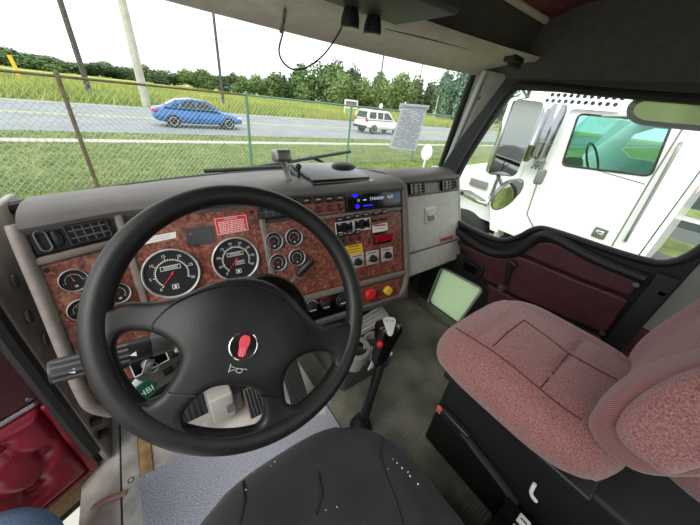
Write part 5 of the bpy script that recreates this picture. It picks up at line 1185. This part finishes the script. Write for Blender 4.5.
# ================================================================== SHIFTER, CONSOLE, PEDALS
gs = thing('gear_shifter', (.44, .36, FZ), 'black gear shift lever with a silver topped knob', 'shifter')
k0 = onX(388, 333, .50)
b = MB(); b.tube(spline([V((.435, .365, FZ + .012)), V((.455, .368, -.86)), V((.475, .375, -.74)), k0 + V((-.004, 0, -.05))], 6), [.016] * 6 + [.014] * 13, 12); b.build('lever', BLACK, gs)
kd = ray(388, 333).normalized() * -1; kf = Fr(k0, V((.82, -.56, .0)), V((-.35, .55, .75)))
b = MB(); b.tube(spline([k0 + V((-.020, -.002, -.115)), k0 + V((-.010, .0, -.06)), k0 + V((-.002, .003, -.01)), k0 + V((.004, .006, .02)), k0 + V((.006, .010, .034))], 5), [.020, .023, .025, .027, .028, .029, .031, .033, .035, .037, .039, .040, .041, .0415, .042, .042, .040, .037, .032, .024, .010], 20); kb = b.build('knob', GLOSSB, gs)
kn_ = V((-.45, -.38, .81)).normalized(); ku = (V((.78, -.62, .1)) - kn_ * V((.78, -.62, .1)).dot(kn_)).normalized(); kf = Fr(k0 + V((.004, .004, .010)) + kn_ * .0395, ku, kn_.cross(ku))
b = MB(); b.plate(kf, rpoly([(-.020, .020), (-.012, .028), (.012, .028), (.020, .020), (.008, -.026), (-.004, -.028)], .008), (), -.004, .003, .0015); o = b.build('knob_plate', mat('satin_silver', (206, 206, 202), .4, .3), kb)
b = MB(); b.text(kf, 'EATON', 0, .016, .0085, .0034); b.build('plate_text', INKD, o)
b = MB(); b.ball(onX(380, 344, .462), .0105, .0105, .012, 12, 8); b.build('range_button', RED, kb)
for px, py in ((397, 338), (391, 354)): b = MB(); b.ball(onX(px, py, .512), .005, .005, .010, 8, 6); b.build('side_trim', ALU, kb)
b = MB(); b.tube(spline([onX(378, 350, .47), onX(373, 375, .455), onX(368, 400, .445), onX(367, 424, .43)], 5), .004, 6); b.build('air_line', RUBBER, gs)
b = MB(); b.lathe(Fr((.435, .365, FZ), (1, 0, 0), (0, 1, 0)), 0, 0, [(.04, .0095), (.036, .02), (.03, .04), (.022, .05), (.018, .06)], 20); b.build('boot', RUBBER, gs)

cs = thing('cup_console', (.56, .60, FZ), 'grey console with ribbed tray and cup holder under the dash', 'console')
CS = mat('console_silver', (150, 150, 144), .5); CD = mat('console_dark2', (70, 69, 66), .6)
b = MB(); b.rbox(WORLD, .44, .70, .50, .78, FZ + .01, -.80, .02); b.build('console_body', CD, cs)
TF = Fr((.58, .56, -.775), (1, 0, 0), (0, .86, .5))
b = MB(); b.plate(TF, [TF.uv(*p) for p in ((340, 330), (382, 304.5), (391, 318), (352, 341))], (), -.03, .0, .003); o = b.build('ribbed_tray', CS, cs)
for k in range(4):
    t_ = k / 4; p = [(341 + 2.5 * k, 331.5 + 2.2 * k), (377 + 2.5 * k, 308.5 + 3.4 * k)]; b = MB(); b.tube([TF.at(*TF.uv(*p[0]), .003), TF.at(*TF.uv(*p[1]), .003)], .0045, 8); b.build('tray_rib', mat('console_silver2', (186, 186, 180), .4), o)
q = onZ(356, 346, -.765); cfz = Fr((q.x, q.y, -.80), (1, 0, 0), (0, 1, 0))
b = MB(); b.lathe(cfz, 0, 0, [(.052, -.02), (.056, .028), (.052, .034), (.043, .034), (.041, .026), (.039, -.06), (.001, -.06)], 32, False, False); b.build('cup_holder', CS, cs)
b = MB(); b.lathe(cfz, 0, 0, [(.0405, .02), (.038, -.058), (.0005, -.058)], 28, False, False); b.build('cup_well', GLOSSB, cs)
b = MB(); b.lathe(Fr((q.x + .085, q.y - .01, -.80), (1, 0, 0), (0, 1, 0)), 0, 0, [(.045, -.02), (.048, .024), (.045, .03), (.037, .03), (.035, .022), (.034, -.05), (.001, -.05)], 28, False, False); b.build('cup_holder', CS, cs)
q2 = onX(372, 366, .50); b = MB(); b.prism([q2 + V((0, 0, .03)), q2 + V((.014, 0, -.014)), q2 + V((-.014, 0, -.014))], (0, .004, 0)); b.build('warning_triangle', OFFW, cs)

def pedal(name, label, c, hw, hh, tilt, ribs, arm_to, mt=BLACK):
    t = thing(name, c, label, 'pedal'); f = Fr(c, (1, 0, 0), (0, math.cos(R(tilt)), math.sin(R(tilt))))
    b = MB(); b.rbox(f, -hw, hw, -hh, hh, -.012, 0, .005); p = b.build('pad', mt, t)
    for k in range(ribs): u_ = -hw + hw * 2 * (k + .5) / ribs; b = MB(); b.rbox(f, u_ - hw / ribs * .5, u_ + hw / ribs * .5, -hh * .94, hh * .94, 0, .004, .001, 1); b.build('tread_rib', RUBBER, p)
    if arm_to: b = MB(); b.tube(spline([f.at(0, hh * .5, -.01), f.at(0, hh + .05, -.03), V(arm_to)], 5), .011, 8); b.build('arm', STEEL, t)
    return t
PG_ = mat('pedal_grey', (84, 82, 80), .6)
pedal('accelerator_pedal', 'long ribbed black accelerator pedal seen through the right wheel opening', onZ(294, 381, -.885), .034, .10, 48, 8, None, PG_)
pedal('brake_pedal', 'dark ribbed brake pedal seen through the lower wheel opening', onZ(257, 400, -.86), .032, .048, 48, 6, (.19, .93, -.6), PG_)
pedal('clutch_pedal', 'dark clutch pedal at the left edge of the lower wheel opening', onZ(193, 408, -.86), .036, .034, 45, 5, (-.02, .93, -.6), BLACK)
q = onZ(224, 392, -.86); pbk = thing('pedal_bracket', (q.x, q.y, -.95), 'pale metal pedal bracket on the floor behind the steering wheel', 'bracket')
b = MB(); b.rbox(WORLD, q.x - .05, q.x + .02, q.y - .03, q.y + .12, -.96, -.84, .006); b.build('bracket_box', mat('bracket_pale', (186, 182, 174), .5), pbk)
b = MB(); b.rbox(WORLD, q.x + .02, q.x + .05, q.y + .0, q.y + .12, -.99, -.90, .006); b.build('bracket_foot', mat('bracket_mid', (120, 118, 114), .5), pbk)
b = MB(); b.rbox(WORLD, q.x - .005, q.x + .018, q.y - .036, q.y - .028, -.93, -.89, .003); b.build('clevis', STEEL, pbk)
b = MB(); b.rbox(WORLD, .145, .17, .60, .74, FZ + .0, FZ + .04, .004); prop(b.build('wood_block', mat('block_tan', (180, 140, 100), .8)), 'tan wooden block on the floor near the pedals', 'block')

# ================================================================== ON THE DASH AND WINDSHIELD
tb_ = thing('dash_tablet', (.60, .86, -.24), 'black tablet cradle lying on top of the dashboard', 'tablet')
f = Fr(onY(333, 174, .86), V((1, -.02, .0)), V((0.02, 1, .12))); b = MB(); b.rbox(f, -.135, .125, -.09, .10, -.024, .0, .008); b.build('cradle', BLACK, tb_)
b = MB(); b.rbox(f, -.125, .115, -.075, .09, .0, .012, .005); b.build('tablet', GLOSSB, tb_)
b = MB(); b.tube([f.at(-.13, -.088, .002), f.at(.12, -.088, .002)], .004, 6); b.build('chrome_edge', CHROME, tb_)
b = MB(); b.ball(f.at(.07, .04, .01), .055, .03, .018, 14, 8, fr=f); b.build('lens_hump', BLACK, tb_)
dc = thing('dash_camera', onY(287, 180, .86), 'small silver camera on a bent arm beside the tablet', 'camera')
q0, q1, q2_ = onY(289, 180, .84), onY(287, 172, .85), onY(283, 160, .85)
b = MB(); b.tube([q0, q1, q2_], .010, 8); b.build('arm', STEEL, dc)
b = MB(); b.rbox(Fr(onY(281.5, 155.5, .84), (1, .1, 0), (0, .2, 1)), -.026, .026, -.018, .018, -.02, .02, .008); b.build('camera_head', STEEL, dc)
b = MB(); b.ball(onY(298.5, 166.5, .84), .010, seg=12, rings=8); b.tube([onY(298.5, 168, .84), onY(299, 178, .84)], .005, 6); b.build('ball_mount', BLACK, dc)
# wipers outside the glass
def wiper(pa, pb, arm, label, ya, yb):
    A, B = onY(*pa, ya), onY(*pb, yb); t = thing('wiper', A, label, 'wiper'); b = MB(); b.tube([A, B], .012, 8, flat=.7); b.build('blade', RUBBER, t)
    b = MB(); b.tube(spline(arm, 4), .008, 8); b.build('arm', BLACK, t)
wiper((204, 171), (305, 165.5), [onY(232, 169, 1.20), onY(215, 180, 1.20), onY(195, 192, 1.22)], 'long straight wiper lying flat along the lower windshield', 1.20, 1.22)
wiper((250, 168.5), (350, 151.5), [onY(310, 157, 1.29), onY(322, 162, 1.29), onY(335, 170, 1.28), onY(345, 178, 1.27)], 'raised wiper slanting up to the right across the windshield', 1.27, 1.29)
# taped paper
pp = thing('paper_sheet', onY(400, 150, .99), 'printed white paper sheet taped inside the right windshield', 'paper')
def wsin(px, py):
    lo, hi = .6, 1.3
    for _ in range(40):
        mid = (lo + hi) / 2; q = onY(px, py, mid)
        t_ = (q.z + .30) / .465; s_ = (q.x - .5) / (.80 - .075 * t_); yg = (1.16 - .22 * s_ * s_) * (1 - t_) + (.905 - .065 * s_ * s_) * t_
        if mid < yg - .014: lo = mid
        else: hi = mid
    return onY(px, py, lo)
P4 = [wsin(402.5, 104.5), wsin(428, 106.5), wsin(415.5, 151), wsin(389, 148)]
nn = (P4[1] - P4[0]).cross(P4[3] - P4[0]).normalized(); nn = nn if nn.y < 0 else -nn
b = MB(); b.prism(P4, nn * -.0006); b.build('sheet', PAPER, pp)
b = MB(); A, B, C_, D = P4; rnd = random.Random(2)
def pq(s_, t_): return (A * (1 - s_) + B * s_) * (1 - t_) + (D * (1 - s_) + C_ * s_) * t_ + nn * .003
for k in range(34):
    t_ = .08 + k * .026; s0 = .07
    while s0 < .9:
        l = rnd.uniform(.05, .22); e_ = min(s0 + l, .94)
        if rnd.random() < .86: b.add([pq(s0, t_), pq(e_, t_), pq(e_, t_ + .014), pq(s0, t_ + .014)], [(0, 1, 2, 3)])
        s0 += l + .025
o = b.build('printed_lines', INKP, pp); o['kind'] = 'stuff'
b = MB(); b.prism([pq(-.12, -.03), pq(1.04, -.03), pq(1.04, .06), pq(-.12, .06)], nn * .001); b.build('tape_strip', PAPER, pp)

# ================================================================== PERSON (only a knee shows)
b = MB(); path = spline([V((-.62, -.30, -.50)), V((-.56, -.10, -.58)), V((-.47, .14, -.67)), V((-.38, .34, -.75)), onZ(14, 562, -.775) + V((-.01, 0, 0)), onZ(2, 562, -.87) + V((-.03, 0, 0)), V((-.43, .36, -1.10)), V((-.46, .30, -1.40)), V((-.47, .29, -1.50))], 5)
n = len(path); rad = []
for i in range(n):
    t_ = i / (n - 1); rad.append(.098 - .022 * t_ * 2 if t_ < .5 else .076 - .030 * (t_ - .5) * 2)
b.tube(path, rad, 20); pe = b.build('person', JEANS, None); prop(pe, 'person in blue jeans, one bent knee showing at the open door', 'person')
b = MB(); b.rbox(Fr((-.48, .36, -1.58), (1, -.2, 0), (.2, 1, 0)), -.05, .05, -.12, .15, 0, .09, .035, 4); b.build('shoe', mat('shoe_brown', (80, 60, 46), .7), pe)
